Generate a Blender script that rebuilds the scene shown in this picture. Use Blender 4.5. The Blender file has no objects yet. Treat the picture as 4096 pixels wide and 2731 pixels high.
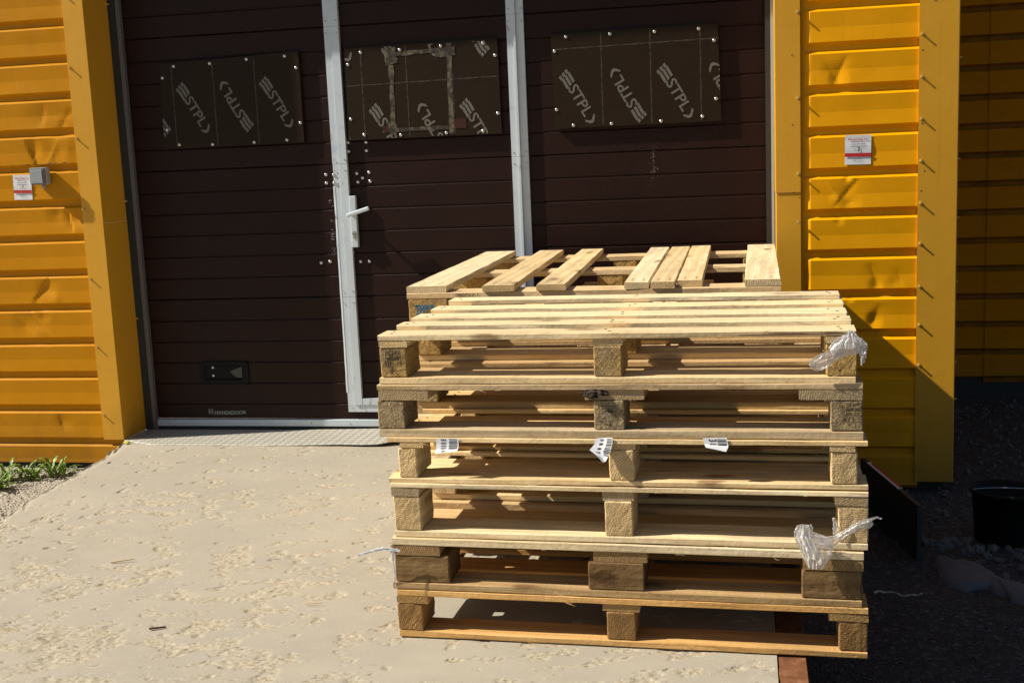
import bpy, bmesh, math, random
from mathutils import Vector, Matrix, Euler, noise
R_ = math.radians
C = bpy.context.scene.collection
HC = 1.265                       # camera height above the ramp
W = 5.12                         # front of the trims on the main wall
YD = 5.37                        # face of the door
rng = random.Random(7)

# ------------------------------------------------------------------ nodes
def mat(name):
    m = bpy.data.materials.new(name); m.use_nodes = True
    nt = m.node_tree
    return m, nt, nt.nodes['Principled BSDF'], Nb(nt)

class Nb:
    def __init__(s, nt): s.nt = nt
    def n(s, typ, ins=None, **kw):
        d = s.nt.nodes.new(typ)
        for k, v in kw.items(): setattr(d, k, v)
        for k, v in (ins or {}).items():
            i = d.inputs[k]
            if isinstance(v, bpy.types.NodeSocket): s.nt.links.new(v, i)
            else: i.default_value = v
        return d
    def link(s, a, b): s.nt.links.new(a, b)
    def obj(s): return s.n('ShaderNodeTexCoord').outputs['Object']
    def map(s, v, scale=(1,1,1), loc=(0,0,0), rot=(0,0,0)):
        return s.n('ShaderNodeMapping', {'Vector': v, 'Scale': scale, 'Location': loc, 'Rotation': rot}).outputs[0]
    def noise(s, v, scale=5, detail=4, rough=.55, dist=0, out=0):
        return s.n('ShaderNodeTexNoise', {'Vector': v, 'Scale': scale, 'Detail': detail, 'Roughness': rough, 'Distortion': dist}).outputs[out]
    def voro(s, v, scale=5, feature='F1', out='Distance', rnd=1.0):
        d = s.n('ShaderNodeTexVoronoi', {'Vector': v, 'Scale': scale, 'Randomness': rnd}, feature=feature)
        return d.outputs[out]
    def math(s, op, a, b=0.0, c=0.0, clamp=False):
        d = s.n('ShaderNodeMath', {0: a, 1: b, 2: c}, operation=op); d.use_clamp = clamp
        return d.outputs[0]
    def ramp(s, f, stops):
        d = s.n('ShaderNodeValToRGB', {'Fac': f}); r = d.color_ramp
        while len(r.elements) < len(stops): r.elements.new(.5)
        for e, (p, c) in zip(r.elements, stops):
            e.position = p; e.color = (c[0], c[1], c[2], 1) if hasattr(c, '__len__') else (c, c, c, 1)
        return d.outputs['Color']
    def mr(s, v, a, b, c=0.0, d=1.0):
        n = s.n('ShaderNodeMapRange', {'Value': v, 'From Min': a, 'From Max': b, 'To Min': c, 'To Max': d}); n.clamp = True
        return n.outputs[0]
    def mix(s, f, a, b, mode='MIX'):
        d = s.n('ShaderNodeMix', data_type='RGBA', blend_type=mode)
        for i, v in ((0, f), (6, a), (7, b)):
            if isinstance(v, bpy.types.NodeSocket): s.nt.links.new(v, d.inputs[i])
            elif i == 0: d.inputs[0].default_value = v
            else: d.inputs[i].default_value = (v[0], v[1], v[2], 1)
        return d.outputs[2]
    def bump(s, h, strength=.3, dist=.01, prev=None):
        ins = {'Height': h, 'Strength': strength, 'Distance': dist}
        if prev is not None: ins['Normal'] = prev
        return s.n('ShaderNodeBump', ins).outputs[0]

def recess_bands(m, z0, pitch, lo, hi, amt):  # darker brown, noise-broken bands across each rib's recess
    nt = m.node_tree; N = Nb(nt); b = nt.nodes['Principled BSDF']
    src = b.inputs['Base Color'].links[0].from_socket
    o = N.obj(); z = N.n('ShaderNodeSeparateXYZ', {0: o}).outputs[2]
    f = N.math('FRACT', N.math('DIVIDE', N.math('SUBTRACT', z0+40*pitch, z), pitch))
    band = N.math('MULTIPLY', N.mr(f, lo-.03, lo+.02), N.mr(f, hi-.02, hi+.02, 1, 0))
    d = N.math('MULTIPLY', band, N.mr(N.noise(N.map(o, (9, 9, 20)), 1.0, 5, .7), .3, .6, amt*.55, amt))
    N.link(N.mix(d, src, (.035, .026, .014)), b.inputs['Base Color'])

def simple(name, col, rough=.5, metal=0.0, var=.15, scale=30, bump=0.0, bd=.002, spec=.5):
    m, nt, b, N = mat(name)
    o = N.obj()
    f = N.noise(o, scale, 5, .6)
    c = N.mix(f, [x*(1-var) for x in col], [min(1, x*(1+var)) for x in col])
    N.link(c, b.inputs['Base Color'])
    b.inputs['Roughness'].default_value = rough; b.inputs['Metallic'].default_value = metal
    b.inputs['Specular IOR Level'].default_value = spec
    if bump:
        N.link(N.bump(N.noise(o, scale*3, 4), bump, bd), b.inputs['Normal'])
    return m

def wood_mat(name, light, dark, knots=True, rough_saw=.55):
    m, nt, b, N = mat(name)
    tc = N.n('ShaderNodeTexCoord'); oi = N.n('ShaderNodeObjectInfo')
    rnd = oi.outputs['Random']
    off = N.n('ShaderNodeCombineXYZ', {0: N.math('MULTIPLY', rnd, 37.0), 1: N.math('MULTIPLY', rnd, 11.3), 2: N.math('MULTIPLY', rnd, 23.7)}).outputs[0]
    v = N.n('ShaderNodeVectorMath', {0: tc.outputs['Object'], 1: off}, operation='ADD').outputs[0]
    # long grain
    vg = N.map(v, (1.6, 26, 26))
    warp = N.noise(N.map(v, (1.2, 5, 5)), 1.0, 3, .5)
    g1 = N.noise(vg, 1.6, 5, .6, .6)
    ring = N.n('ShaderNodeTexWave', {'Vector': N.map(v, (.35, 9, 9)), 'Scale': 1.7, 'Distortion': 5.0, 'Detail': 3.0, 'Detail Scale': 1.2}, wave_type='BANDS', bands_direction='DIAGONAL').outputs['Fac']
    fib = N.noise(N.map(v, (6, 160, 160)), 1.0, 3, .6)
    f = N.math('ADD', N.math('MULTIPLY', g1, .55), N.math('ADD', N.math('MULTIPLY', ring, .22), N.math('MULTIPLY', fib, .28)))
    long_c = N.ramp(f, [(.28, dark), (.52, [(a+c)/2 for a, c in zip(light, dark)]), (.72, light)])
    if knots:
        kv = N.n('ShaderNodeVectorMath', {0: N.map(v, (3.2, 9, 9)), 1: N.n('ShaderNodeVectorMath', {0: N.noise(v, 14, 2, out=1), 3: .25}, operation='SCALE').outputs[0]}, operation='ADD').outputs[0]
        kd = N.voro(kv, 1.0)
        km = N.mr(kd, .10, .17, 1, 0)
        long_c = N.mix(N.math('MULTIPLY', km, .8), long_c, (.16, .065, .022))
        halo = N.mr(kd, .12, .32, .35, 0)
        long_c = N.mix(halo, long_c, [x*.62 for x in dark])
    # end grain on faces whose object normal runs along the board
    sx = N.n('ShaderNodeSeparateXYZ', {0: tc.outputs['Normal']})
    endf = N.math('GREATER_THAN', N.math('ABSOLUTE', sx.outputs[0]), .7)
    so = N.n('ShaderNodeSeparateXYZ', {0: tc.outputs['Object']})
    cy = N.math('SUBTRACT', N.math('MULTIPLY', rnd, .12), .04); cz = N.math('SUBTRACT', .045, N.math('MULTIPLY', N.math('FRACT', N.math('MULTIPLY', rnd, 7.7)), .10))
    dy = N.math('SUBTRACT', so.outputs[1], cy); dz = N.math('SUBTRACT', so.outputs[2], cz)
    rr = N.math('SQRT', N.math('ADD', N.math('MULTIPLY', dy, dy), N.math('MULTIPLY', dz, dz)))
    rr = N.math('ADD', rr, N.math('MULTIPLY', N.noise(v, 18, 3), .014))
    er = N.math('SINE', N.math('ADD', N.math('MULTIPLY', rr, 1150.0), N.math('MULTIPLY', N.noise(v, 45, 3), 5.0)))
    saw = N.noise(v, 190, 3, .6)
    ef = N.math('ADD', N.math('MULTIPLY', N.mr(er, -1, 1), .26), N.math('ADD', N.math('MULTIPLY', saw, .5), N.math('MULTIPLY', N.noise(v, 22, 3), .24)))
    end_c = N.ramp(ef, [(.25, [x*.55 for x in dark]), (.5, [x*.95 for x in dark]), (.75, [x*.98 for x in light])])
    col = N.mix(endf, long_c, end_c)
    # grime
    gr = N.mr(N.noise(N.map(v, (2.2, 6, 6)), 1.0, 5, .65), .50, .76, 0, .50)
    col = N.mix(gr, col, (.24, .20, .145))
    col = N.mix(1.0, col, oi.outputs['Color'], 'MULTIPLY')
    N.link(col, b.inputs['Base Color'])
    b.inputs['Roughness'].default_value = .75; b.inputs['Specular IOR Level'].default_value = .25
    h = N.math('ADD', N.math('MULTIPLY', fib, .7), N.math('MULTIPLY', N.noise(N.map(v, (55, 12, 60)), 1.0, 4, .6), rough_saw*2))
    he = N.math('ADD', N.math('MULTIPLY', er, .05), N.math('MULTIPLY', saw, 1.2))
    hm = N.mix(endf, h, he)
    N.link(N.bump(hm, .75, .0022), b.inputs['Normal'])
    return m

def chip_mat(name, light, dark):
    m, nt, b, N = mat(name)
    tc = N.n('ShaderNodeTexCoord'); oi = N.n('ShaderNodeObjectInfo')
    v = N.n('ShaderNodeVectorMath', {0: tc.outputs['Object'], 1: N.n('ShaderNodeCombineXYZ', {0: N.math('MULTIPLY', oi.outputs['Random'], 9.0)}).outputs[0]}, operation='ADD').outputs[0]
    w = N.n('ShaderNodeVectorMath', {0: N.noise(v, 40, 2, out=1), 3: .02}, operation='SCALE').outputs[0]
    vw = N.n('ShaderNodeVectorMath', {0: v, 1: w}, operation='ADD').outputs[0]
    d = N.n('ShaderNodeTexVoronoi', {'Vector': N.map(vw, (1, 2.2, 2.2), rot=(.3, .5, .9)), 'Scale': 120.0})
    d2 = N.n('ShaderNodeTexVoronoi', {'Vector': N.map(vw, (2.4, 1, 1.4), rot=(1.3, .2, .4)), 'Scale': 190.0})
    hue = N.n('ShaderNodeSeparateXYZ', {0: d.outputs['Color']}).outputs[0]
    hue2 = N.n('ShaderNodeSeparateXYZ', {0: d2.outputs['Color']}).outputs[0]
    f = N.math('ADD', N.math('MULTIPLY', hue, .5), N.math('MULTIPLY', hue2, .5))
    col = N.ramp(f, [(.08, dark), (.45, [(a*.45+c*.55) for a, c in zip(light, dark)]), (.95, light)])
    st = N.mr(N.noise(v, 9, 4), .5, .75, 0, .6)
    col = N.mix(st, col, (.17, .15, .12))
    col = N.mix(1.0, col, oi.outputs['Color'], 'MULTIPLY')
    N.link(col, b.inputs['Base Color'])
    b.inputs['Roughness'].default_value = .8; b.inputs['Specular IOR Level'].default_value = .3
    h = N.math('ADD', N.math('MULTIPLY', hue, .6), N.math('ADD', hue2, N.math('MULTIPLY', d.outputs['Distance'], .5)))
    N.link(N.bump(h, .7, .0022), b.inputs['Normal'])
    return m

def paint_mat(name, col, rough=.42, dirt=.25, spec=.5):
    m, nt, b, N = mat(name)
    o = N.obj()
    c = N.mix(N.noise(o, 2.5, 5, .6), [x*.90 for x in col], [min(1, x*1.06) for x in col])
    d1 = N.mr(N.noise(N.map(o, (3, 3, 7)), 2.0, 7, .7), .60, .80, 0, dirt)
    c = N.mix(d1, c, [col[0]*.45, col[1]*.42, col[2]*.5+.01])
    sp = N.mr(N.noise(o, 130, 3, .7), .70, .74, 0, .5)
    c = N.mix(sp, c, (.13, .07, .02))
    scr = N.mr(N.noise(N.map(o, (40, 40, 3), rot=(0, .5, 0)), 1.5, 2), .74, .765, 0, .25)
    c = N.mix(scr, c, [min(1, x*1.3+.05) for x in col])
    zz = N.n('ShaderNodeSeparateXYZ', {0: o}).outputs[2]
    spl = N.mr(N.math('ADD', zz, N.math('MULTIPLY', N.noise(N.map(o, (5, 5, 2)), 2.0, 6, .7), .55)), .42, .10, 0, .5)
    c = N.mix(spl, c, (col[0]*.40+.03, col[1]*.42+.03, .03))
    drip = N.math('MULTIPLY', N.mr(N.noise(N.map(o, (38, 38, 1.6)), 1.0, 4, .6), .60, .75, 0, .30), N.noise(o, 3, 3))
    c = N.mix(drip, c, (col[0]*.45, col[1]*.42, .02))
    N.link(c, b.inputs['Base Color'])
    N.link(N.mr(N.noise(o, 11, 4), .3, .7, rough-.08, rough+.12), b.inputs['Roughness'])
    b.inputs['Specular IOR Level'].default_value = spec
    N.link(N.bump(N.noise(o, 6, 3), .12, .01, N.bump(N.noise(o, 260, 3), .05, .001)), b.inputs['Normal'])
    return m

M = {}
M['pine'] = wood_mat('fresh_pine', (.82, .63, .36), (.62, .42, .19))
M['pine_pale'] = wood_mat('pale_pine', (.88, .72, .46), (.72, .53, .28))
M['weathered'] = wood_mat('weathered_pine', (.62, .48, .29), (.40, .28, .145))
M['chip'] = chip_mat('pressed_chip', (.58, .38, .13), (.25, .145, .042))
M['chip_grey'] = chip_mat('dirty_pressed_chip', (.46, .345, .18), (.15, .10, .052))
M['yellow'] = paint_mat('yellow_cladding_paint', (.84, .365, .0012), .40, .24, .16)
M['yellow_left'] = paint_mat('left_yellow_cladding_paint', (.56, .232, .0008), .42, .28, .16)  # darker yellow for the wall left of the door
M['yellow_back'] = paint_mat('grimy_shaded_yellow_cladding_paint', (.50, .19, .0008), .55, .5, .06)  # darker yellow: the set-back wall's shade put into the paint, plus dirt
recess_bands(M['yellow_back'], .1635+HC, .1545, .74, .96, .62)
M['yellow_trim'] = paint_mat('yellow_trim_paint', (.66, .325, .016), .46, .30, .42)
M['ink'] = simple('black_ink', (.018, .012, .010), .7)
M['blue_ink'] = simple('blue_ink', (.012, .13, .26), .7, var=.5, scale=90)
M['red_ink'] = simple('red_ink', (.50, .02, .02), .5)
M['dark_ink'] = simple('dark_grey_ink', (.05, .05, .06), .6)
M['paper'] = simple('white_label_paper', (.74, .75, .78), .45, var=.04)
M['zinc'] = simple('zinc_plated_steel', (.62, .63, .65), .28, .9, .12, 60)
M['alu'] = None
M['steel_dull'] = simple('dull_steel', (.42, .42, .40), .42, .8, .2, 40)
M['rubber'] = simple('black_rubber', (.022, .024, .026), .65)
M['black_plastic'] = simple('black_plastic', (.005, .0055, .006), .62, 0, .2, 40, spec=.2)
M['grey_track'] = simple('grey_guide_track', (.16, .155, .15), .5, .3)
M['pale_edge'] = simple('pale_edge_strip', (.40, .46, .48), .45, .2)
M['grey_plastic'] = simple('grey_switch_plastic', (.33, .35, .36), .4, 0, .06)
M['grey_plastic_dark'] = simple('dark_switch_plastic', (.13, .15, .16), .4, 0, .06)
M['nail'] = simple('rusty_nail', (.055, .035, .022), .7, .2)
M['leaf'] = simple('weed_leaf', (.15, .25, .025), .5, 0, .45, 25)
M['chip_dark'] = simple('bark_chip', (.10, .05, .025), .8)
M['splinter'] = simple('wood_splinter', (.62, .50, .30), .7)
M['string'] = simple('frayed_cord', (.55, .50, .38), .8)
M['stone'] = simple('pale_stone', (.105, .10, .095), .85, 0, .35, 20, .5, .01)
M['tape_brown'] = simple('dark_brown_tape', (.045, .008, .003), .25, 0, .2)
M['yellow_scrap'] = simple('yellow_green_scrap', (.55, .50, .03), .5)

def alu_mat():
    m, nt, b, N = mat('white_aluminium_profile')
    o = N.obj()
    c = N.mix(N.noise(o, 4, 5, .6), (.52, .59, .65), (.62, .68, .73))  # bluish base: the sky's reflection put into the colour
    wear = N.mr(N.noise(N.map(o, (25, 25, 9)), 1.5, 7, .75), .62, .66, 0, .75)
    c = N.mix(wear, c, (.10, .085, .07))
    blue = N.mr(N.noise(N.map(o, (6, 6, 14), loc=(3, 1, 4)), 1.0, 4), .58, .70, 0, .35)
    c = N.mix(blue, c, (.30, .40, .55))
    N.link(c, b.inputs['Base Color']); b.inputs['Roughness'].default_value = .42; b.inputs['Metallic'].default_value = .15
    N.link(N.bump(N.noise(o, 60, 3), .06, .002), b.inputs['Normal'])
    return m
M['alu'] = alu_mat()

def door_mat():
    m, nt, b, N = mat('brown_door_skin')
    o = N.obj()
    c = N.mix(N.noise(o, 3, 4), (.0150, .0056, .0040), (.0240, .0090, .0064))
    sc = N.mr(N.noise(N.map(o, (7, 7, 12)), 2.2, 8, .8), .70, .73, 0, .30)
    c = N.mix(sc, c, (.12, .10, .09))
    N.link(c, b.inputs['Base Color']); b.inputs['Roughness'].default_value = .38; b.inputs['Specular IOR Level'].default_value = .17
    h = N.noise(N.map(o, (120, 120, 190)), 1.0, 4, .6)
    N.link(N.bump(h, .35, .004, N.bump(N.noise(o, 7, 2), .1, .01)), b.inputs['Normal'])
    return m
M['door'] = door_mat()

def ply_mat():
    m, nt, b, N = mat('film_faced_plywood')
    o = N.obj()
    c = N.mix(N.noise(N.map(o, (3, 3, 30)), 2, 4), (.017, .0095, .0045), (.026, .0155, .0075))
    N.link(c, b.inputs['Base Color']); b.inputs['Roughness'].default_value = .42; b.inputs['Specular IOR Level'].default_value = .14
    N.link(N.bump(N.noise(N.map(o, (200, 200, 200)), 1, 3), .15, .001), b.inputs['Normal'])
    return m
M['ply'] = ply_mat()

def print_mat(name, col, base, scale=70, lo=.35, hi=.6):
    m, nt, b, N = mat(name)
    f = N.mr(N.noise(N.obj(), scale, 4, .7), lo, hi)
    N.link(N.mix(f, base, col), b.inputs['Base Color']); b.inputs['Roughness'].default_value = .5
    return m
M['print'] = print_mat('faded_grey_print', (.145, .135, .112), (.035, .025, .014), 150, .28, .52)
M['print_fine'] = print_mat('fine_grey_print', (.115, .105, .08), (.03, .02, .012), 120, .2, .5)
M['residue'] = print_mat('tape_residue', (.125, .105, .062), (.026, .0165, .009), 26, .47, .60)
M['hansa'] = print_mat('silver_lettering', (.33, .33, .30), (.12, .11, .10), 60, .1, .5)
M['stamp'] = print_mat('worn_black_stamp', (.013, .010, .007), (.14, .09, .045), 160, .22, .38)
M['stamp_blue'] = print_mat('worn_blue_stamp', (.008, .12, .25), (.30, .27, .17), 110, .28, .42)

def concrete_mat():
    m, nt, b, N = mat('pitted_concrete')
    o = N.obj()
    sp = N.n('ShaderNodeAttribute', attribute_name='spall').outputs['Fac']
    base = N.ramp(N.noise(o, 1.6, 6, .6), [(.3, (.352, .320, .260)), (.5, (.390, .355, .292)), (.72, (.428, .390, .320))])
    fine = N.noise(o, 260, 3, .7)
    base = N.mix(N.mr(fine, .35, .68, 0, .5), base, (.29, .255, .195))
    base = N.mix(N.mr(N.noise(o, 180, 2, .5), .62, .70, 0, .4), base, (.56, .50, .39))
    base = N.mix(N.mr(N.noise(o, 7, 6, .7), .5, .72, 0, .35), base, (.44, .375, .265))
    grit = N.noise(o, 34, 9, .82, .5)
    crumb = N.noise(N.map(o, (1, 1.5, 1), rot=(0, 0, .35)), 70, 7, .85)
    ac = N.ramp(crumb, [(.33, (.26, .19, .105)), (.42, (.43, .355, .24)), (.50, (.58, .505, .375)), (.62, (.80, .725, .58))])
    msk = N.mr(N.math('ADD', sp, N.math('MULTIPLY', N.math('SUBTRACT', grit, .5), 2.8)), .26, .74)
    col = N.mix(N.math('MULTIPLY', msk, .80), base, ac)
    blot = N.mr(N.noise(N.map(o, (1, 1.6, 1), rot=(0, 0, .3)), 2.1, 7, .7), .42, .68)
    col = N.mix(N.math('MULTIPLY', blot, .30), col, (.50, .44, .335))
    brown = N.math('MULTIPLY', N.mr(N.noise(N.map(o, (1, 1.8, 1), rot=(0, 0, .35)), 11, 5, .65), .56, .68, 0, .55), N.mr(sp, .35, .8))
    col = N.mix(brown, col, (.41, .33, .205))
    stain = N.mr(N.noise(o, 3.3, 5, .65), .52, .75, 0, .22)
    col = N.mix(stain, col, (.36, .30, .21))
    hole = N.math('MULTIPLY', N.mr(N.noise(N.map(o, (1, 1.6, 1), rot=(0, 0, .35)), 55, 4, .6), .62, .68, 0, .75), N.mr(sp, .15, .45))
    col = N.mix(hole, col, (.11, .085, .06))  # pits coloured dark: the shadow inside them is painted in
    N.link(col, b.inputs['Base Color']); b.inputs['Roughness'].default_value = .85; b.inputs['Specular IOR Level'].default_value = .2
    h = N.math('MULTIPLY', msk, N.math('ADD', N.math('MULTIPLY', crumb, 1.6), N.math('SUBTRACT', N.math('MULTIPLY', grit, .9), 1.35)))
    h = N.math('SUBTRACT', N.math('ADD', h, N.math('MULTIPLY', fine, .09)), N.math('MULTIPLY', hole, .6))
    N.link(N.bump(h, .75, .0055), b.inputs['Normal'])
    return m
M['concrete'] = concrete_mat()

def asphalt_mat():
    m, nt, b, N = mat('coarse_asphalt')
    o = N.obj()
    v = N.n('ShaderNodeTexVoronoi', {'Vector': o, 'Scale': 95.0})
    r = N.n('ShaderNodeSeparateXYZ', {0: v.outputs['Color']}).outputs[0]
    c = N.ramp(r, [(.1, (.016, .016, .0175)), (.6, (.032, .032, .033)), (.9, (.065, .063, .061)), (1, (.17, .165, .155))])
    big = N.mr(N.noise(o, 2.0, 5), .4, .7)
    c = N.mix(big, c, N.mix(.6, c, (.04, .036, .032)))
    # the yard left of the ramp is dry pale grit
    x = N.n('ShaderNodeSeparateXYZ', {0: o}).outputs[0]
    left = N.mr(N.math('ADD', x, N.math('MULTIPLY', N.noise(o, 8, 3), .3)), -2.6, -2.3, 1, 0)
    c = N.mix(left, c, N.mix(r, (.26, .225, .175), (.46, .41, .33)))
    N.link(c, b.inputs['Base Color']); b.inputs['Roughness'].default_value = .8
    h = N.math('ADD', N.math('MULTIPLY', v.outputs['Distance'], -1.0), N.math('MULTIPLY', N.noise(o, 40, 4), .8))
    N.link(N.bump(h, 1.0, .008), b.inputs['Normal'])
    return m
M['asphalt'] = asphalt_mat()
M['spill'] = simple('hardened_cement', (.12, .116, .118), .85, 0, .2, 12, .4, .01)

def rust_mat():
    m, nt, b, N = mat('rusty_steel')
    o = N.obj()
    c = N.ramp(N.noise(o, 28, 6, .7), [(.3, (.10, .035, .015)), (.5, (.20, .075, .028)), (.7, (.30, .14, .07))])
    N.link(c, b.inputs['Base Color']); b.inputs['Roughness'].default_value = .8; b.inputs['Metallic'].default_value = .1
    N.link(N.bump(N.noise(o, 60, 5), .4, .003), b.inputs['Normal'])
    return m
M['rust'] = rust_mat()

def checker_mat():
    m, nt, b, N = mat('worn_checker_plate')
    o = N.obj()
    s = N.map(o, (1, 1, 1), rot=(0, 0, R_(45)))
    ck = N.n('ShaderNodeTexChecker', {'Vector': N.map(s, (1, 1, 0.0), loc=(0, 0, .5)), 'Scale': 36.0}).outputs['Fac']
    def bars(dirn):
        w = N.n('ShaderNodeTexWave', {'Vector': s, 'Scale': 46.0}, wave_type='BANDS', bands_direction=dirn).outputs['Fac']
        return N.mr(w, .45, .75)
    h = N.math('ADD', N.math('MULTIPLY', ck, bars('X')), N.math('MULTIPLY', N.math('SUBTRACT', 1.0, ck), bars('Y')))
    c = N.mix(N.noise(o, 9, 5), (.50, .47, .40), (.62, .59, .51))
    c = N.mix(N.math('MULTIPLY', ck, .6), c, (.26, .235, .19))  # alternate cells darker: shading of the turned bars put into the colour
    c = N.mix(N.math('MULTIPLY', h, .35), c, (.72, .69, .62))
    N.link(c, b.inputs['Base Color']); b.inputs['Metallic'].default_value = .08; b.inputs['Roughness'].default_value = .5
    N.link(N.bump(h, .8, .004), b.inputs['Normal'])
    return m
M['checker'] = checker_mat()

def film_mat():
    m = bpy.data.materials.new('clear_stretch_film'); m.use_nodes = True
    nt = m.node_tree; N = Nb(nt); out = nt.nodes['Material Output']; nt.nodes.remove(nt.nodes['Principled BSDF'])
    o = N.obj()
    bp = N.bump(N.noise(N.map(o, (1, 1, 1)), 48, 5, .62, 2.2), .55, .005)
    gl = N.n('ShaderNodeBsdfGlossy', {'Color': (1, 1, 1, 1), 'Roughness': .22, 'Normal': bp}).outputs[0]
    tr = N.n('ShaderNodeBsdfTransparent', {'Color': (.97, .97, 1, 1)}).outputs[0]
    df = N.n('ShaderNodeBsdfDiffuse', {'Color': (.98, .97, .97, 1), 'Normal': bp}).outputs[0]
    tl = N.n('ShaderNodeBsdfTranslucent', {'Color': (.98, .97, .97, 1)}).outputs[0]
    wht = N.n('ShaderNodeMixShader', {0: .5, 1: df, 2: tl}).outputs[0]
    fold = N.mr(N.noise(N.map(o, (1, 1, 1), rot=(0, .6, 0)), 40, 6, .72, 2.5), .34, .56, .45, .93)
    a = N.n('ShaderNodeMixShader', {0: fold, 1: tr, 2: wht}).outputs[0]
    bsh = N.n('ShaderNodeMixShader', {0: .13, 1: a, 2: gl}).outputs[0]
    nt.links.new(bsh, out.inputs['Surface'])
    return m
M['film'] = film_mat()

# ------------------------------------------------------------------ objects
def obj(name, verts, faces, m, parent=None, loc=(0, 0, 0), rot=(0, 0, 0), smooth=False):
    me = bpy.data.meshes.new(name)
    me.from_pydata([tuple(v) for v in verts], [], faces); me.update()
    return link(name, me, m, parent, loc, rot, smooth)
def link(name, me, m, parent=None, loc=(0, 0, 0), rot=(0, 0, 0), smooth=False):
    if m is not None:
        me.materials.clear(); me.materials.append(m)
    o = bpy.data.objects.new(name, me); C.objects.link(o)
    o.location = loc; o.rotation_euler = rot
    if parent is not None: o.parent = parent
    if smooth: me.shade_smooth()
    return o
def from_bm(name, bm, m, parent=None, loc=(0, 0, 0), rot=(0, 0, 0), smooth=False):
    bmesh.ops.recalc_face_normals(bm, faces=bm.faces)
    me = bpy.data.meshes.new(name); bm.to_mesh(me); bm.free()
    return link(name, me, m, parent, loc, rot, smooth)
def tag(o, label=None, cat=None, group=None, kind=None):
    if label: o['label'] = label
    if cat: o['category'] = cat
    if group: o['group'] = group
    if kind: o['kind'] = kind
    return o
def empty(name, loc, label, cat, group=None, rot=(0, 0, 0)):
    o = bpy.data.objects.new(name, None); C.objects.link(o)
    o.location = loc; o.rotation_euler = rot; o.empty_display_size = .1
    return tag(o, label, cat, group)
def box_bm(bm, x0, x1, y0, y1, z0, z1):
    v = [bm.verts.new(p) for p in ((x0,y0,z0),(x1,y0,z0),(x1,y1,z0),(x0,y1,z0),(x0,y0,z1),(x1,y0,z1),(x1,y1,z1),(x0,y1,z1))]
    for f in ((0,3,2,1),(4,5,6,7),(0,1,5,4),(1,2,6,5),(2,3,7,6),(3,0,4,7)): bm.faces.new([v[i] for i in f])
    return v
def box(name, x0, x1, y0, y1, z0, z1, m, parent=None, bev=0.0, loc=(0,0,0), rot=(0,0,0), seg=1):
    bm = bmesh.new(); box_bm(bm, x0, x1, y0, y1, z0, z1)
    if bev: bmesh.ops.bevel(bm, geom=list(bm.edges), offset=bev, segments=seg, affect='EDGES', profile=.5)
    return from_bm(name, bm, m, parent, loc, rot)
def extrude_profile(name, pts, axis_rng, m, parent=None, axis='z'):
    """closed 2-D outline swept along an axis"""
    bm = bmesh.new(); a, b = axis_rng; n = len(pts)
    def P(p, t):
        return (p[0], p[1], t) if axis == 'z' else (t, p[0], p[1])
    A = [bm.verts.new(P(p, a)) for p in pts]; B = [bm.verts.new(P(p, b)) for p in pts]
    for i in range(n): bm.faces.new((A[i], A[(i+1) % n], B[(i+1) % n], B[i]))
    bm.faces.new(A); bm.faces.new(B)
    return from_bm(name, bm, m, parent)

# text as flat meshes -------------------------------------------------
_txt = {}
def text_mesh(body, size, bold=0.0, align='CENTER'):
    k = (body, size, bold, align)
    if k not in _txt:
        cu = bpy.data.curves.new('lettering', 'FONT'); cu.body = body; cu.size = size; cu.offset = bold*size
        cu.align_x = align; cu.align_y = 'CENTER'; cu.resolution_u = 3
        o = bpy.data.objects.new('lettering', cu); C.objects.link(o)
        bpy.context.view_layer.update()
        dg = bpy.context.evaluated_depsgraph_get()
        me = bpy.data.meshes.new_from_object(o.evaluated_get(dg))
        bpy.data.objects.remove(o); bpy.data.curves.remove(cu)
        _txt[k] = me
    return _txt[k]
def add_text(bm, body, size, x, z, ang=0.0, bold=0.0, align='CENTER', width=None, sx=1.0):
    """adds lettering to a bmesh, laid in the local x/z plane"""
    me = text_mesh(body, size, bold, align)
    xs = [v.co.x for v in me.vertices]
    if width: sx = width/max(1e-6, max(xs)-min(xs))
    ca, sa = math.cos(ang), math.sin(ang)
    vs = []
    for v in me.vertices:
        a, b = v.co.x*sx, v.co.y
        vs.append(bm.verts.new((x + a*ca - b*sa, 0, z + a*sa + b*ca)))
    for p in me.polygons:
        try: bm.faces.new([vs[i] for i in p.vertices])
        except ValueError: pass
def add_poly(bm, pts, x=0, z=0, ang=0.0):
    ca, sa = math.cos(ang), math.sin(ang)
    bm.faces.new([bm.verts.new((x + a*ca - b*sa, 0, z + a*sa + b*ca)) for a, b in pts])
def rect(bm, x0, x1, z0, z1): add_poly(bm, [(x0, z0), (x1, z0), (x1, z1), (x0, z1)])
def clip(bm, x0, x1, z0, z1):
    for co, no in (((x0,0,0),(-1,0,0)), ((x1,0,0),(1,0,0)), ((0,0,z0),(0,0,-1)), ((0,0,z1),(0,0,1))):
        bmesh.ops.bisect_plane(bm, geom=list(bm.verts)+list(bm.edges)+list(bm.faces), plane_co=co, plane_no=no, clear_outer=True)
def flat(name, bm, m, parent, y):
    """front-facing (towards -y) lettering sheet"""
    for f in bm.faces:
        f.normal_update()
        if f.normal.y > 0: f.normal_flip()
    me = bpy.data.meshes.new(name); bm.to_mesh(me); bm.free()
    return link(name, me, m, parent, (0, y, 0))

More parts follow.
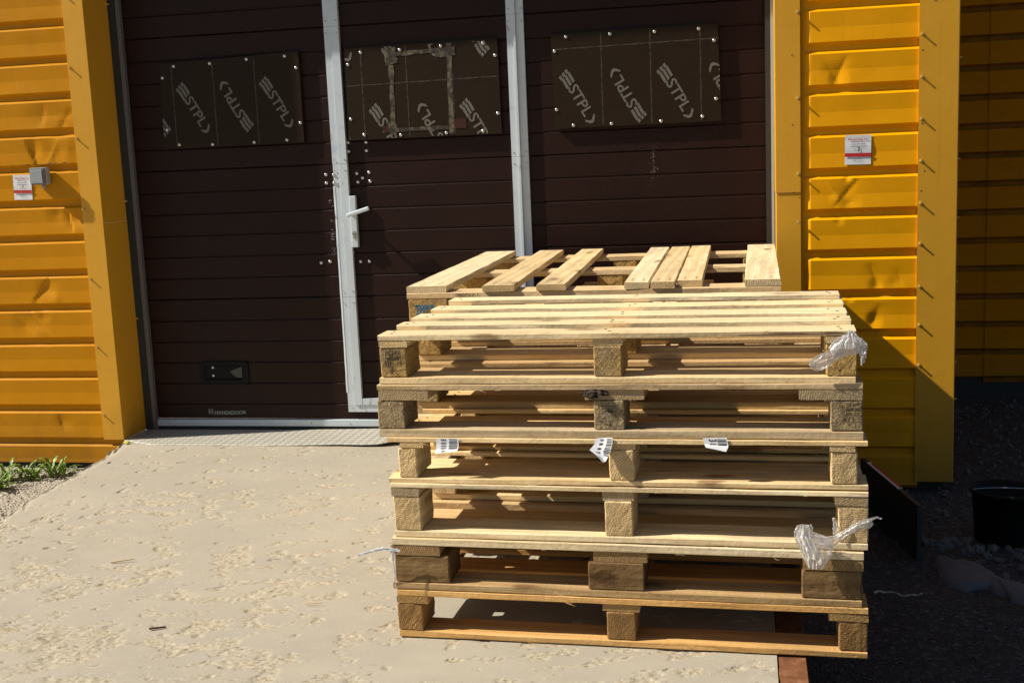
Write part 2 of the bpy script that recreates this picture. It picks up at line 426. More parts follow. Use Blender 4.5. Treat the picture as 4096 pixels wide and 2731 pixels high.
# ------------------------------------------------------------------ wood pieces
def board_bm(L, Wd, T, seed, n=None, rough=.0008, split=None, wane=0.0):
    """a sawn board along x: chamfered outline with wandering edges; origin at its front-left-bottom corner"""
    r = random.Random(seed); bm = bmesh.new()
    n = n or max(3, int(L/.05))
    c = min(.0022, T*.12)
    prof = [(c, 0), (Wd-c, 0), (Wd, c), (Wd, T-c), (Wd-c, T), (c, T), (0, T-c), (0, c)]
    rows = []; ph = r.random()*50
    bow = (r.random()-.5)*.0016
    for i in range(n+1):
        t = i/n; x = L*t
        dz = bow*math.sin(math.pi*t)
        row = []
        for j, (y, z) in enumerate(prof):
            jy = noise.noise((x*9+ph, j*3.1, seed*.37))*rough*1.6; jz = noise.noise((x*11+ph, j*5.7+9, seed*.73))*rough*.8
            if wane and j in (0, 7) : 
                k = max(0, (t-.55)/.45)
                jy += wane*k*(.6+.4*noise.noise((x*14, 2, seed))); jz += wane*.3*k
            ex = 0
            if i in (0, n): ex = noise.noise((j*2.3, seed*1.7, i))*.0012
            row.append(bm.verts.new((x+ex, y+jy, max(-.0002, z+jz+dz) if j in (0, 1) else z+jz+dz)))
        rows.append(row)
    m8 = len(prof)
    for a, b in zip(rows, rows[1:]):
        for j in range(m8): bm.faces.new((a[j], a[(j+1) % m8], b[(j+1) % m8], b[j]))
    bm.faces.new(rows[0][::-1]); bm.faces.new(rows[-1])
    return bm
def splinters(bm, L, T, r, k):
    for _ in range(k):
        x = r.uniform(.05, L-.05); z = r.choice((0, T)); ln = r.uniform(.012, .045); a = r.uniform(-.5, .5); w = .0007
        p0 = Vector((x, -.0004, z)); d = Vector((math.cos(a), -r.uniform(.05, .3), math.sin(a)*.6)).normalized()*ln
        mid = p0+d*.5+Vector((0, 0, r.uniform(-.003, .003))); p1 = p0+d
        up = Vector((0, 0, w))
        A = [bm.verts.new(p) for p in (p0-up, p0+up, mid+up*.8, mid-up*.8)]; bm.faces.new(A)
        B = [bm.verts.new(p) for p in (mid-up*.8, mid+up*.8, p1+up*.2, p1-up*.2)]; bm.faces.new(B)
def board(name, parent, L, Wd, T, loc, m, seed, along='x', tint=None, wane=0.0, nails=(), spl=0, rough=.0008):
    bm = board_bm(L, Wd, T, seed, rough=rough, wane=wane)
    r = random.Random(seed+99)
    if spl: splinters(bm, L, T, r, spl)
    bmesh.ops.recalc_face_normals(bm, faces=bm.faces)
    nf = len(bm.faces)
    for nx, ny in nails:
        ring = [bm.verts.new((nx+.0046*math.cos(a*math.pi/3), ny+.0046*math.sin(a*math.pi/3), T+.0009)) for a in range(6)]
        bm.faces.new(ring).material_index = 1
    rot = (0, 0, 0)
    if along == 'y':   # local x runs along +y, local y along -x: place so that the piece spans x0..x0+Wd
        rot = (0, 0, math.pi/2); loc = (loc[0]+Wd, loc[1], loc[2])
    me = bpy.data.meshes.new(name); bm.to_mesh(me); bm.free()
    me.materials.append(m); me.materials.append(M['nail'])
    o = bpy.data.objects.new(name, me); C.objects.link(o)
    o.location = loc; o.rotation_euler = rot; o.parent = parent
    b = r.uniform(.90, 1.06); wv = r.uniform(-.04, .05)
    t = tint or (1, 1, 1)
    o.color = (t[0]*b*(1+wv*.5), t[1]*b, t[2]*b*(1-wv), 1)
    return o
def block(parent, x0, x1, y0, y1, z0, z1, m, seed, grain='y', tint=None, rough=.0016, name='block'):
    """pallet block: end grain looks along local x"""
    L, Wd, T = (y1-y0, x1-x0, z1-z0) if grain == 'y' else (x1-x0, y1-y0, z1-z0)
    bm = bmesh.new(); n = 7
    box_bm(bm, 0, L, 0, Wd, 0, T)
    bmesh.ops.bevel(bm, geom=list(bm.edges), offset=.003, segments=1, affect='EDGES')
    bmesh.ops.subdivide_edges(bm, edges=[e for e in bm.edges if e.calc_length() > .02], cuts=n, use_grid_fill=True)
    for v in bm.verts:
        q = v.co*38+Vector((seed*1.3, seed*.7, 0)); d = noise.noise_vector(q)*rough + noise.noise_vector(q*3.1)*rough*.5
        if v.co.z < .004 or v.co.z > T-.004: d.z = 0
        v.co += d
    bmesh.ops.recalc_face_normals(bm, faces=bm.faces)
    me = bpy.data.meshes.new(name); bm.to_mesh(me); bm.free(); me.materials.append(m)
    o = bpy.data.objects.new(name, me); C.objects.link(o); o.parent = parent
    if grain == 'y': o.location = (x1, y0, z0); o.rotation_euler = (0, 0, math.pi/2)
    else: o.location = (x0, y0, z0)
    r = random.Random(seed); b = r.uniform(.88, 1.08); t = tint or (1, 1, 1)
    o.color = (t[0]*b, t[1]*b, t[2]*b, 1)
    return o

# ------------------------------------------------------------------ the front stack, read at y = 2.9
FR = 2.9; DY = .0215
def front_pallet(i, d):
    Y0 = d['Y0']; sL = Y0/FR; sR = (Y0-DY*1.2)/FR; s = (sL+sR)/2
    zl = [z*sL for z in d['z']]; zr = [(z-d['tilt'])*sR for z in d['z']]
    tilt = math.atan2(zl[0]-zr[0], 1.2)
    xL = min(d['deck'][0], d['bottom'][0], d['str'][0][0])
    root = empty('pallet', (xL*sL, Y0, zl[4]+HC), d['label'], 'pallet', 'pallets in the front stack', (0, tilt, -math.atan(DY)))
    U = lambda x: (x-xL)*s
    Zs = [z-zl[4] for z in zl]                 # deck top, deck bottom, stringer bottom, block bottom, 0
    G = .0006
    dm, sm, bmat, om = (M[k] for k in d['mats'])
    sd = 100*i
    tn = d.get('tint', {})
    x0, x1 = U(d['deck'][0]), U(d['deck'][1])
    for k, (ya, yb) in enumerate(d['deckY']):
        jx = rng.uniform(-.004, .004) if k else 0; je = rng.uniform(-.006, .004) if k else 0
        nails = [(xx+rng.uniform(-.012, .012), (yb-ya)*f) for xx in (.035, (x1-x0)/2, x1-x0-.035) for f in (.3, .7)]
        tt = tn.get('deck', (1, 1, 1))
        if k and i > 1: q = (.78, .66, .54) if i > 4 else (.96, .90, .80); tt = tuple(a_*b_ for a_, b_ in zip(tt, q))  # inner deck boards tinted darker: shade inside the stack put into their colour
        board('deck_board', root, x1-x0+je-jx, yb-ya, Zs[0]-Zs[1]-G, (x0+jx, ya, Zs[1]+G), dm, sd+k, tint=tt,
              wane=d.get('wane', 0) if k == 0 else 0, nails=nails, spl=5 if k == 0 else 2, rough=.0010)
    for k, (a, b) in enumerate(d['str']):
        board('stringer_board', root, d.get('D', .79), U(b)-U(a), Zs[1]-Zs[2]-G, (U(a), .001+.004*(k % 2), Zs[2]+G), sm, sd+20+k, 'y', tint=tn.get('str'), rough=.0012)
    D = d.get('D', .79)
    by = d.get('blockD', .12)
    blocks = []
    for k, (a, b) in enumerate(d['blk']):
        for r_, (ya, yb) in enumerate(((.002, by), (D/2-by/2, D/2+by/2), (D-by, D-.002))):
            w = U(b)-U(a); jj = rng.uniform(-.006, .006) if r_ else 0
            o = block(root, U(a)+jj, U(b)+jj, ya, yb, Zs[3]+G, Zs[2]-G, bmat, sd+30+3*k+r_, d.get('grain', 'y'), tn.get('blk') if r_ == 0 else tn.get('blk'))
            if r_ == 0: blocks.append(o)
    x0, x1 = U(d['bottom'][0]), U(d['bottom'][1])
    for k, ya in enumerate((0, D/2-.05, D-.1)):
        wd = d.get('botW', .10)
        board('bottom_board', root, x1-x0-(.01 if k else 0), wd, Zs[3]-Zs[4]-G, (x0+(.004 if k else 0), ya, 0), om, sd+50+k, tint=tuple(q*w for q, w in zip(tn.get('bot', (1, 1, 1)), ((.78, .66, .54) if i > 4 else (.96, .90, .80)) if k and i > 1 else (1, 1, 1))), spl=4 if k == 0 else 0, rough=.0012)  # inner bottom boards carry the same painted-in shade
    def loc(x, z):                      # reading at y=2.9 -> pallet frame
        t = (x-xL)/1.2; return U(x), (z*(sL+(sR-sL)*t)+d['tilt']*t) - zl[4] + 0
    return root, blocks, U, loc, Zs

DECK5 = [(0, .085), (.172, .245), (.308, .405), (.488, .575), (.697, .775)]
FP = [
 dict(Y0=2.926, tilt=.002, z=(-.449, -.464, -.482, -.560, -.577), deck=(-.934, .256), str=((-.933, -.857), (-.375, -.301), (.186, .262)),
      blk=((-.932, -.860), (-.374, -.303), (.187, .259)), bottom=(-.936, .255), deckY=DECK5, mats=('pine_pale', 'pine', 'chip', 'pine'), wane=.004,
      label='topmost pallet of the front stack, pale slats, black DE-BW4 stamp on its left block'),
 dict(Y0=2.920, tilt=.001, z=(-.579, -.594, -.620, -.696, -.717), deck=(-.944, .272), str=((-.942, -.808), (-.400, -.250), (.125, .272)),
      blk=((-.947, -.874), (-.377, -.300), (.197, .272)), bottom=(-.945, .273), deckY=[(0, .10), (.16, .25), (.31, .42), (.49, .58), (.69, .79)],
      mats=('weathered', 'weathered', 'chip_grey', 'weathered'), tint=dict(deck=(1.05, .98, .9)),
      label='second pallet from the top of the front stack, rough greyish chipboard blocks'),
 dict(Y0=2.912, tilt=.004, z=(-.7185, -.731, -.746, -.826, -.839), deck=(-.926, .284), str=((-.892, -.828), (-.345, -.275), (.196, .256)),
      blk=((-.898, -.848), (-.343, -.279), (.198, .261)), bottom=(-.928, .285), deckY=[(0, .10), (.17, .26), (.34, .44), (.52, .61), (.69, .79)],
      mats=('pine', 'pine', 'pine', 'pine'), blockD=.135,
      label='third pallet from the top of the front stack, with torn white barcode labels'),
 dict(Y0=2.905, tilt=.009, z=(-.841, -.853, -.877, -.969, -.986), deck=(-.923, .285), str=((-.923, -.848), (-.363, -.284), (.208, .285)),
      blk=((-.919, -.845), (-.358, -.287), (.215, .286)), bottom=(-.919, .285), deckY=[(0, .12), (.15, .26), (.33, .45), (.50, .61), (.68, .79)],
      mats=('pine_pale', 'weathered', 'pine', 'pine_pale'), botW=.12,
      label='fourth pallet from the top of the front stack, solid blocks showing growth rings'),
 dict(Y0=2.900, tilt=.013, z=(-.989, -1.010, -1.037, -1.111, -1.130), deck=(-.929, .275), str=((-.935, -.800), (-.392, -.254), (.130, .275)),
      blk=((-.925, -.776), (-.405, -.262), (.128, .272)), bottom=(-.932, .271), deckY=[(0, .14), (.165, .265), (.325, .465), (.525, .625), (.65, .79)],
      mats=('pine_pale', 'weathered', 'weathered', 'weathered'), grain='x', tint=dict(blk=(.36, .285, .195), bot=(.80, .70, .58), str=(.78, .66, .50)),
      label='fifth pallet from the top of the front stack, wide grey-brown blocks'),
 dict(Y0=2.900, tilt=.012, z=(-1.132, -1.150, -1.170, -1.246, -1.263), deck=(-.923, .286), str=((-.925, -.836), (-.371, -.275), (.193, .287)),
      blk=((-.926, -.856), (-.361, -.287), (.217, .286)), bottom=(-.922, .285), deckY=[(0, .10), (.17, .27), (.345, .445), (.52, .62), (.69, .79)],
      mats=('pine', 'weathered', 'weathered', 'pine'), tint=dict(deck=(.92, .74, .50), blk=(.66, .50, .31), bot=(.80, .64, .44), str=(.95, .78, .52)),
      label='bottom pallet of the front stack, standing on the pitted concrete'),
]
P = [front_pallet(i+1, d) for i, d in enumerate(FP)]

# stamps on the chipboard blocks (sub-parts of their block)
def on_block(i, k, bm, m, name='stamp'):
    """bm in x/z measured at y=2.9; becomes a child of block k of pallet i"""
    root, blocks, U, loc, Zs = P[i]; b = blocks[k]
    for v in bm.verts:
        u, w = loc(v.co.x, v.co.z); v.co = Vector((u, -.0016, w))
    for f in bm.faces:
        f.normal_update()
        if f.normal.y > 0: f.normal_flip()
    inv = Matrix.LocRotScale(b.location, b.rotation_euler, None).inverted()
    bmesh.ops.transform(bm, matrix=inv, verts=bm.verts)
    me = bpy.data.meshes.new(name); bm.to_mesh(me); bm.free()
    return link(name, me, m, b)
def frame(bm, x0, x1, z0, z1, t):
    rect(bm, x0, x1, z1-t, z1); rect(bm, x0, x1, z0, z0+t); rect(bm, x0, x0+t, z0+t, z1-t); rect(bm, x1-t, x1, z0+t, z1-t)
bm = bmesh.new()
frame(bm, -.9165, -.8745, -.531, -.4895, .0017); rect(bm, -.9245, -.9165, -.532, -.531)
rect(bm, -.9215, -.9208, -.528, -.496)
for k in range(5): add_poly(bm, [(-.9208, -.500-k*.006), (-.9176, -.498-k*.006), (-.9176, -.4992-k*.006), (-.9208, -.5012-k*.006)])
add_text(bm, 'DE-BW4', .0130, -.8958, -.4978, .03, .045, width=.0375)
add_text(bm, '932043', .0130, -.8962, -.5112, .03, .045, width=.0350)
add_text(bm, 'HT', .0130, -.9080, -.5238, .03, .045)
on_block(0, 0, bm, M['ink'])
bm = bmesh.new(); cx, cz = -.9005, -.5405
for a in range(3):
    a0, a1 = math.pi/2+a*2*math.pi/3, math.pi/2+(a+1)*2*math.pi/3
    p = lambda r, t: (cx+r*math.cos(t), cz+r*math.sin(t))
    add_poly(bm, [p(.0085, a0), p(.0085, a1), p(.0055, a1), p(.0055, a0)])
rect(bm, cx-.003, cx+.003, cz-.002, cz); rect(bm, cx-.004, cx+.004, cz-.0085, cz-.0055)
on_block(0, 0, bm, M['ink'])
bm = bmesh.new()
frame(bm, .2165, .2665, -.6665, -.6325, .0010); rect(bm, .2335, .2345, -.6655, -.6335); rect(bm, .2255, .2262, -.6655, -.6335)
for k in range(4):
    z = -.641-k*.005
    add_poly(bm, [(.2262, z), (.231, z+.002), (.231, z+.0005), (.2262, z-.0015)]); add_poly(bm, [(.2255, z-.001), (.220, z+.001), (.220, z-.0003), (.2255, z-.0023)])
add_text(bm, 'DE-BW7', .010, .2505, -.6385, 0, .02, width=.029); add_text(bm, '480020', .010, .2495, -.6495, 0, .02, width=.027); add_text(bm, 'HT', .0095, .241, -.6605, 0, .01)
add_text(bm, 'ECE 5/', .0115, .2405, -.6745, 0, .0, width=.031)
on_block(1, 2, bm, M['stamp'])
bm = bmesh.new(); frame(bm, -.362, -.3205, -.677, -.637, .0011)
add_poly(bm, [(-.341, -.655), (-.338, -.655), (-.338, -.644), (-.341, -.644)]); add_poly(bm, [(-.357, -.657), (-.341, -.647), (-.341, -.6495), (-.355, -.6585)])
add_poly(bm, [(-.338, -.648), (-.325, -.651), (-.336, -.657)]); add_text(bm, 'ECE', .009, -.340, -.685, 0, 0)
on_block(1, 1, bm, M['stamp'])

# barcode labels on the third pallet's deck edge
def barcode(name, pts, strips, digits, bend, label):
    root, blocks, U, loc, Zs = P[2]
    # pts: outline grid rows [(xl,zl,xr,zr,yoff)]
    bm = bmesh.new(); rows = []
    for xl, zl, xr, zr, yo in pts:
        row = []
        for t in range(7):
            f = t/6; x = xl+(xr-xl)*f; z = zl+(zr-zl)*f
            u, w = loc(x, z); row.append(bm.verts.new((u, yo-.0025+.002*math.sin(f*3.1)*bend, w)))
        rows.append(row)
    for a, b in zip(rows, rows[1:]):
        for t in range(6): bm.faces.new((a[t], b[t], b[t+1], a[t+1]))
    lab = from_bm(name, bm, M['paper'], root); lab['label'] = label
    def pos(f, g, off=.0009):
        g = g*(len(pts)-1); i = min(int(g), len(pts)-2); h = g-i
        q = [pts[i][k]*(1-h)+pts[i+1][k]*h for k in range(5)]
        x = q[0]+(q[2]-q[0])*f; z = q[1]+(q[3]-q[1])*f; u, w = loc(x, z)
        return Vector((u, q[4]-.0025+.002*math.sin(f*3.1)*bend-off, w))
    bm = bmesh.new()
    for f0, f1, g0, g1 in strips:
        bm.faces.new([bm.verts.new(pos(*q)) for q in ((f0, g0), (f1, g0), (f1, g1), (f0, g1))])
    for ch, f, g, h in digits:             # digits lie on their side, reading downwards
        me = text_mesh(ch, 1.0, .025)
        vs = [bm.verts.new(pos(min(.995, max(.005, f + v.co.y*h*.80)), min(.99, max(.002, g + v.co.x*h*.50)))) for v in me.vertices]
        for p in me.polygons:
            try: bm.faces.new([vs[i] for i in p.vertices])
            except ValueError: pass
    for f in bm.faces:
        f.normal_update()
        if f.normal.y > 0: f.normal_flip()
    me = bpy.data.meshes.new('print'); bm.to_mesh(me); bm.free(); link('print', me, M['ink'], lab)
bars = []
g = .04
while g < .80:
    h = rng.choice((.012, .02, .03)); bars.append((.56, .94, g, g+h)); g += h+rng.choice((.014, .02, .03))
barcode('barcode_label', [(-.790, -.7195, -.731, -.7195, 0), (-.790, -.735, -.731, -.734, -.001), (-.791, -.746, -.731, -.744, -.004), (-.792, -.758, -.733, -.750, -.012)],
        bars, [('8', .30, .10, .42), ('8', .30, .29, .42), ('0', .31, .48, .42), ('0', .31, .67, .42), ('4', .33, .87, .40)], .5, 'torn white barcode label reading 88004')
bars = []; g = .04
while g < .62:
    h = rng.choice((.018, .03)); bars.append((.66, .97, g, g+h)); g += h+rng.choice((.02, .03))
barcode('barcode_label', [(-.373, -.7195, -.331, -.7185, 0), (-.376, -.733, -.331, -.731, -.006), (-.388, -.746, -.336, -.752, -.016), (-.368, -.760, -.344, -.769, -.022), (-.354, -.777, -.347, -.773, -.024)],
        bars, [('0', .36, .10, .34), ('8', .36, .27, .34), ('8', .40, .43, .30), ('3', .36, .56, .34)], 1.5, 'crumpled white barcode label reading 0883')
bars = [(.56, .95, g, g+h) for g, h in ((.07, .03), (.15, .05), (.27, .035), (.34, .05), (.43, .06))]
barcode('barcode_label', [(-.107, -.7195, -.049, -.7185, 0), (-.104, -.735, -.046, -.735, -.002), (-.102, -.737, -.0455, -.741, -.006), (-.100, -.741, -.051, -.752, -.010)],
        bars, [('3', .36, .13, .55), ('8', .36, .36, .55)], .6, 'white barcode label reading 38, folded under the board')
root, blocks, U, loc, Zs = P[0]
bm = bmesh.new(); prev = None
for k in range(41):
    t = k/40; x = -.02+.272*t; u, w = loc(x, -.4635)
    hgt = (.0015+.0055*max(0, noise.noise((x*22, 1, 2))+.35)*(.25+t*.9))*min(1, t*8)
    yy = -.0012+.003*t
    cur = [bm.verts.new((u, yy+.004, w-.0008)), bm.verts.new((u, yy-.0012, w+.0004)), bm.verts.new((u, yy-.0005, w+hgt)), bm.verts.new((u, yy+.004, w+hgt*.9))]
    if prev:
        for a in range(3): bm.faces.new((prev[a], prev[a+1], cur[a+1], cur[a]))
    prev = cur
b_ = from_bm('bark_edge', bm, simple('dark_bark', (.12, .05, .022), .85, 0, .5, 60, .6, .003), root); b_['label'] = 'strip of dark bark along the lower edge of the front deck board'
# torn, burnt end beside the second pallet's middle stringer
root, blocks, U, loc, Zs = P[1]
bm = bmesh.new()
bmesh.ops.create_icosphere(bm, subdivisions=3, radius=1)
for v in bm.verts:
    q = v.co.copy(); d = 1+.55*noise.noise(q*2.3)+.4*noise.noise(q*6)
    v.co = Vector((q.x*.030*d, q.y*.02*d, q.z*.0115*d))
u, w = loc(-.372, -.606)
b_ = from_bm('charred_wood', bm, simple('charred_wood', (.03, .018, .012), .9, 0, .5, 60, .8, .004), root, (u, .006, w)); b_['label'] = 'burnt black notch in the stringer'

# ------------------------------------------------------------------ the back stack
def ramp_z(y): return -.0105*(y-2.87)
ZB = ramp_z(3.75)-.001
HP = (-.42+HC-ZB)/6
def back_pallet(k, label):
    top = (k == 5)
    jx = 0 if top else rng.uniform(-.012, .012); jy = 0 if top else rng.uniform(-.012, .008)
    root = empty('pallet', (-1.100+jx, 3.748+jy, ZB+HP*k), label, 'pallet', 'pallets in the back stack', (0, 0, R_(rng.uniform(-.3, .3)) if not top else 0))
    H = HP-.0008; tb, ts, tbot = .021, .020, .020
    bd = [(0, .138, -.012, .118), (.258, .366, .236, .320), (.435, .533, .410, .498), (.717, .797, .696, .786), (.800, .879, .789, .869), (.882, .964, .873, .953), (1.092, 1.206, 1.10, 1.222)]
    D = 1.315
    sd = 1000+60*k
    for i, (a, b, c, e) in enumerate(bd):
        w0 = b-a
        ang = math.atan2(((c+e)-(a+b))/2, D)
        o = board('deck_board', root, D-rng.uniform(0, .01), w0*.97, tb, (a, rng.uniform(-.006, .03), H-tb), M['pine'] if i % 3 else M['pine_pale'], sd+i, 'y',
                  tint=(.98, .99, 1.0), nails=[(yy, w0*f) for yy in (.05, .09, D/2, D-.08) for f in (.25, .7)], rough=.0012)
        o.rotation_euler.z -= ang
    yst = ((.004, .115), (.62, .735), (1.175, 1.295))
    for i, (a, b) in enumerate(yst):
        board('stringer_board', root, 1.203, b-a, ts-.0006, (0, a, H-tb-ts), M['weathered'], sd+20+i, tint=(1.2, 1.16, 1.1), spl=2, rough=.0014)
    hb = H-tb-ts-tbot
    bl = []
    for a, b in ((.004, .138), (.555, .650), (1.085, 1.200)):
        for c, e in yst:
            bl.append(block(root, a, b, c+.001, e, tbot, tbot+hb-.0006, M['chip'] if k % 2 else M['pine'], sd+30+len(bl), 'y', (1.08, 1.05, 1.0)))
    for i, (a, b) in enumerate(((.01, .13), (.55, .65), (1.08, 1.20))):
        board('bottom_board', root, D-.02, b-a, tbot-.0006, (a, .005, 0), M['weathered'], sd+50+i, 'y')
    return root, bl, H, tb, ts
names = ['bottom pallet of the back stack, on the concrete behind the front stack', 'second pallet from the bottom of the back stack, hidden behind the front stack',
         'third pallet from the bottom of the back stack, hidden behind the front stack', 'fourth pallet from the bottom of the back stack, hidden behind the front stack',
         'pallet right under the topmost one of the back stack by the door', 'topmost pallet of the back stack by the door, with a blue stamp']
BP = [back_pallet(k, n) for k, n in enumerate(names)]
root, bl, H, tb, ts = BP[5]
bfront = bl[0]
bm = bmesh.new()
# coordinates in the pallet frame
def arc(bm, cx, cz, r0, r1, a0, a1, n=8):
    for i in range(n):
        t0 = a0+(a1-a0)*i/n; t1 = a0+(a1-a0)*(i+1)/n
        add_poly(bm, [(cx+r0*math.cos(t0), cz+r0*math.sin(t0)), (cx+r1*math.cos(t0), cz+r1*math.sin(t0)), (cx+r1*math.cos(t1), cz+r1*math.sin(t1)), (cx+r0*math.cos(t1), cz+r0*math.sin(t1))])
zt = H-tb-ts
arc(bm, .036, zt-.034, .010, .0155, -1.1, 2.6, 10)
add_poly(bm, [(.030, zt-.020), (.036, zt-.022), (.038, zt-.046), (.033, zt-.046)])
rect(bm, .053, .060, zt-.045, zt-.020); rect(bm, .060, .075, zt-.026, zt-.020); rect(bm, .060, .073, zt-.036, zt-.030)
rect(bm, .080, .090, zt-.045, zt-.018); rect(bm, .029, .097, zt-.053, zt-.048)
for k in range(4): rect(bm, .034+k*.017, .044+k*.017, zt-.064, zt-.057)
for v in bm.verts: v.co.y = -.0016+.004
for f in bm.faces:
    f.normal_update()
    if f.normal.y > 0: f.normal_flip()
bmesh.ops.transform(bm, matrix=Matrix.LocRotScale(bfront.location, bfront.rotation_euler, None).inverted(), verts=bm.verts)
me = bpy.data.meshes.new('stamp'); bm.to_mesh(me); bm.free(); link('stamp', me, M['stamp_blue'], bfront)
sb = [c for c in root.children if c.name.startswith('stringer_board')][0]
bm = bmesh.new(); add_text(bm, '080727 1', .014, .205, ts/2, 0, .0, width=.075)
for v in bm.verts: v.co.y = -.0018
for f in bm.faces:
    f.normal_update()
    if f.normal.y > 0: f.normal_flip()
me = bpy.data.meshes.new('stamp'); bm.to_mesh(me); bm.free(); link('stamp', me, M['ink'], sb)

# ------------------------------------------------------------------ cladding
def sheet(name, xs, ledge0, pitch, n, yF, m, parent, dents=(), flat_end=None, zmin=None, depth=.017, folds=()):
    """ribbed steel sheet; ledge0 = z of the first (top) rib's ledge lip (camera-relative)"""
    prof = [(0, 0), (-.062, .0028), (-.063, .0028), (-.118, 0), (-.132, depth), (-.1505, depth), (-.1630, .0006)]
    prof = [(a*pitch/.1643, b) for a, b in prof]
    pts = []
    fine = []
    for (a, b), (c, d) in zip(prof, prof[1:]+[(-pitch, 0)]):
        fine.append((a, b))
        if folds and a-c > .03: fine += [(a+(c-a)*q/5, b+(d-b)*q/5) for q in range(1, 5)]
    for k in range(n):
        z0 = ledge0-k*pitch
        for a, b in fine:
            pts.append((z0+a, b))
    pts = [p for p in pts if zmin is None or p[0] >= zmin]
    if zmin is not None: pts.append((zmin, pts[-1][1]))
    verts = []; faces = []
    for x in xs:
        f = 1.0 if flat_end is None else min(1, max(0, (x-flat_end[0])/(flat_end[1]-flat_end[0])))
        for z, d in pts:
            dd = depth-(depth-d)*f
            dz = 0
            for dx_, dz_, rx, rz, amp in dents:
                e = ((x-dx_)/rx)**2+((z-dz_)/rz)**2
                if e < 6: q = amp*.55*max(0, 1-math.sqrt(e)*.75)**1.3; dd += q*(1.0 if d < .012 else .25); dz += -q*.25
            for fx, fz, ang, hz, w1, w2, amp in folds:      # a crease: sharp on one side, fading on the other
                if abs(z-fz) < hz:
                    sd_ = (x-fx)*math.cos(ang)+(z-fz)*math.sin(ang)
                    g = math.exp(sd_/w1) if sd_ < 0 else math.exp(-sd_/w2)
                    dd += amp*(.55 if x > 0 else .75)*g*(1-(abs(z-fz)/hz)**2)*(1.0 if d < .012 else .3)
            dd += .0016*noise.noise((x*3, z*2.5, 4))+.0006*noise.noise((x*11, z*6, 9))
            verts.append((x, yF+dd, z+dz+HC))
    m_ = len(pts)
    for i in range(len(xs)-1):
        for j in range(m_-1):
            a = i*m_+j; faces.append((a, a+1, a+m_+1, a+m_))
    return obj(name, verts, faces, m, parent)
def lin(a, b, st):
    n = max(1, int(round((b-a)/st))); return [a+(b-a)*i/n for i in range(n+1)]

screw_me = None
def screw_mesh():
    global screw_me
    if screw_me is None:
        bm = bmesh.new()
        # sits on y=0, sticks out to -y
        rot = Matrix.Rotation(math.pi/2, 4, 'X')
        bmesh.ops.create_cone(bm, cap_ends=True, segments=14, radius1=.0068, radius2=.0060, depth=.003, matrix=Matrix.Translation((0, -.0015, 0)) @ rot)
        bmesh.ops.create_cone(bm, cap_ends=True, segments=6, radius1=.0040, radius2=.0040, depth=.0105, matrix=Matrix.Translation((0, -.008, 0)) @ rot)
        bmesh.ops.recalc_face_normals(bm, faces=bm.faces)
        screw_me = bpy.data.meshes.new('screw'); bm.to_mesh(screw_me); bm.free(); screw_me.materials.append(M['zinc_yellow'])
    return screw_me
M['zinc_yellow'] = simple('yellow_screw_head', (.62, .42, .13), .35, .4, .15)
def screw(parent, x, y, z, rot=(0, 0, 0), name='screw'):
    o = bpy.data.objects.new(name, screw_mesh()); C.objects.link(o); o.parent = parent; o.location = (x, y, z+HC); o.rotation_euler = rot
    return o
dome_me = None
def dome(parent, x, y, z, name='bolt'):
    global dome_me
    if dome_me is None:
        bm = bmesh.new(); n = 14; rings = []
        for i in range(4):
            a = math.pi/2*i/4; rings.append([bm.verts.new((.0078*math.cos(a)*math.cos(t*2*math.pi/n), -.0042*math.sin(a)-.0004, .0078*math.cos(a)*math.sin(t*2*math.pi/n))) for t in range(n)])
        for a, b in zip(rings, rings[1:]):
            for t in range(n): bm.faces.new((a[t], a[(t+1) % n], b[(t+1) % n], b[t]))
        top = bm.verts.new((0, -.0046, 0))
        for t in range(n): bm.faces.new((rings[-1][t], rings[-1][(t+1) % n], top))
        bmesh.ops.recalc_face_normals(bm, faces=bm.faces)
        dome_me = bpy.data.meshes.new('bolt'); bm.to_mesh(dome_me); bm.free(); dome_me.materials.append(M['zinc']); dome_me.shade_smooth()
    o = bpy.data.objects.new(name, dome_me); C.objects.link(o); o.parent = parent; o.location = (x, y, z+HC)
    return o
rivet_me = None
def rivet(parent, x, y, z, name='rivet'):
    global rivet_me
    if rivet_me is None:
        bm = bmesh.new(); bmesh.ops.create_cone(bm, cap_ends=True, segments=10, radius1=.0036, radius2=.0022, depth=.0022, matrix=Matrix.Translation((0, -.0011, 0)) @ Matrix.Rotation(math.pi/2, 4, 'X'))
        rivet_me = bpy.data.meshes.new('rivet'); bm.to_mesh(rivet_me); bm.free(); rivet_me.materials.append(M['steel_dull'])
    o = bpy.data.objects.new(name, rivet_me); C.objects.link(o); o.parent = parent; o.location = (x, y, z+HC)
    return o

TOP = 1.62                                     # top of wall above the camera
